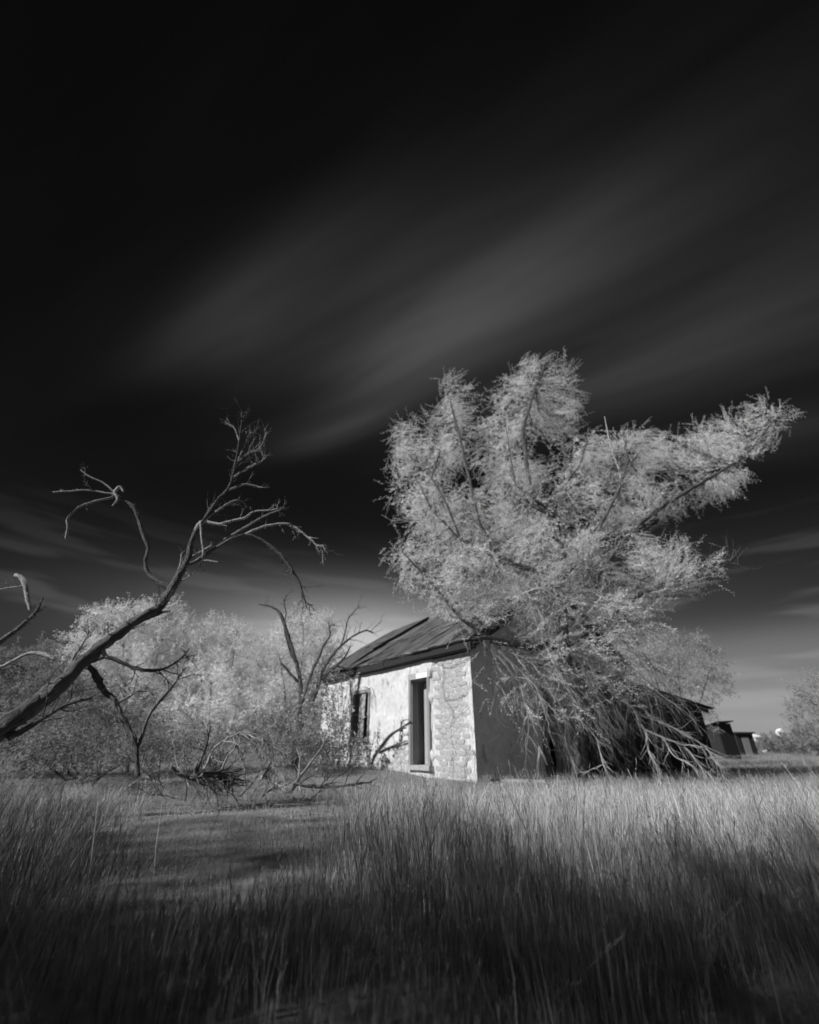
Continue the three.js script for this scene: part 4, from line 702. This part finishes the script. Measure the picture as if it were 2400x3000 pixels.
  { const im = new THREE.InstancedMesh(long, pale, ls.length); ls.forEach(([m, c], i) => { im.setMatrixAt(i, m); im.setColorAt(i, grey(c)); }); im.name = 'grass_stalks'; lit(im); scene.add(im); tag(im, 'long single dry stalks leaning over the near grass', 'grass', null, 'stuff'); }
  bs.forEach((list, k) => {
    const im = new THREE.InstancedMesh(bunch[k], pale, list.length); list.forEach(([m, c], i) => { im.setMatrixAt(i, m); im.setColorAt(i, grey(c)); });
    im.name = numbered('bunch_grass'); lit(im); scene.add(im); tag(im, ['upright bunches of pale stalks standing above the grass', 'looser bent bunches of stalks scattered in the grass'][k], 'grass', null, 'stuff');
  });
}

// ---------------------------------------------------------------- small things on the ground and far off
{
  const R = rng(505);
  const p0 = at(1436, 2318, 8.9), pl = thing('fallen_plank', 'pale weathered plank lying at the foot of the house corner', 'plank', V(p0.x, ground(p0.x, p0.z) + 0.1, p0.z), -0.42);
  part('board', box(0, 0.95, 0, 0.035, -0.08, 0.08), M.bleached, pl);
  const st = thing('broken_stake', 'pale splintered stake standing before the shaded gable wall', 'stake', at(1577, 2330, 9).setY(0));
  for (const l of [[[1574, 2335, 6], [1576, 2280, 6], [1580, 2230, 5], [1580, 2186, 3]], [[1580, 2186, 3], [1592, 2212, 4], [1604, 2242, 3]], [[1560, 2300, 3], [1572, 2262, 4], [1580, 2220, 3]]]) part('splinter', branch(l, 9, 9.05, R, { per: 3 }).translate(-st.position.x, -st.position.y, -st.position.z), M.bleached, st);

  const oh = at(2128, 2228, 31), out = thing('outhouse', 'narrow dark wooden outhouse standing right of the shed', 'outhouse', V(oh.x, -0.1, -31), 0.35); out.rotation.z = 0.05;
  for (let k = 0; k < 6; k++) { part('plank', box(-0.6 + k * 0.2, -0.406 + k * 0.2, 0, 2.05, 0.56, 0.6), M.fascia, out); part('plank', box(-0.6, -0.56, 0, 1.95, -0.6 + k * 0.19, -0.416 + k * 0.19), M.fascia, out); part('plank', box(0.56, 0.6, 0, 1.95, -0.6 + k * 0.19, -0.416 + k * 0.19), M.fascia, out); }
  part('back_wall', box(-0.55, 0.55, 0, 1.8, -0.6, -0.56), M.fascia, out);
  part('roof', box(-0.72, 0.72, 0, 0.05, -0.8, 0.8).rotateX(-0.2).translate(0, 2.0, 0), M.fascia, out);
  const far = (name, label, cat, px, F, turn = 0) => { const p = at(px, 2190, F); return thing(name, label, cat, V(p.x, -0.05, -F), turn); };
  const fs = far('far_shed', 'low dark flat-roofed shed beyond the outhouse', 'shed', 2165, 48, 0.2);
  part('wall', box(-0.95, 0.95, 0, 1.85, -1, 1), M.fascia, fs); part('roof', box(-1.1, 1.1, 1.852, 2.0, -1.15, 1.2), M.fascia, fs); part('door', box(-0.4, 0.35, 0, 1.6, 1.002, 1.03), M.frame, fs);
  const hs = far('far_house', 'tiny bright white building on the horizon at right', 'building', 2216, 85, -0.5);
  part('wall', box(-1.3, 1.3, 0, 2.2, -1.5, 1.5), std(0.85), hs);
  { const q = new THREE.Shape(); q.moveTo(-1.5, 0); q.lineTo(1.5, 0); q.lineTo(0, 0.55); const g = new THREE.ExtrudeGeometry(q, { depth: 3.4, bevelEnabled: false }); g.translate(0, 2.202, -1.7); part('roof', g, std(0.75), hs); }
  part('door', box(-0.35, 0.35, 0, 1.5, 1.502, 1.53), M.frame, hs); part('window', box(-1.33, -1.302, 1.0, 1.6, 0.3, 1.0), M.frame, hs);
  const ds = far('satellite_dish', 'round pale dish on a post beside the far scrub at right', 'dish', 2303, 60, -0.9);
  part('post', tube([V(0, 0, 0), V(0, 2.15, 0)], [0.06, 0.05], 8), M.darkWood, ds);
  { const pts = []; for (let i = 0; i <= 8; i++) pts.push(new THREE.Vector2(0.5 * i / 8, 0.12 * (i / 8) ** 2)); const g = new THREE.LatheGeometry(pts, 28); g.rotateX(1.25); g.translate(0, 2.25, 0.06); const m = part('bowl', g, std(0.75, { side: THREE.DoubleSide }), ds); m.rotation.y = -0.3; part('feed_arm', tube([V(0, 2.05, 0.1), V(0, 2.3, 0.45)], [0.02, 0.02], 5), M.tin, ds); }
  for (const [px, F, label, h] of [[2265, 52, 'dark scrub on the horizon just right of the white building', 2.2], [2330, 46, 'dark scrub on the horizon below the round dish', 2.4], [2235, 58, 'small dark bush on the horizon above the white building', 1.8], [2385, 42, 'dark scrub on the horizon near the right edge', 2.6]]) {
    const p = at(px, 2190, F);
    bush('scrub_bush', label, 'bush', V(p.x, 0, -F), [{ c: V(p.x, h * 0.5, -F), rx: 1.6, ry: h * 0.42, rz: 1.2 }, { c: V(p.x + 1.2, h * 0.35, -F), rx: 1.3, ry: h * 0.3, rz: 1 }], { attractors: 260, mat: MAT.dim, leafL: 0.12, leafW: 0.05, per: 3 }, R);
  }
}
renderer.render(scene, camera);
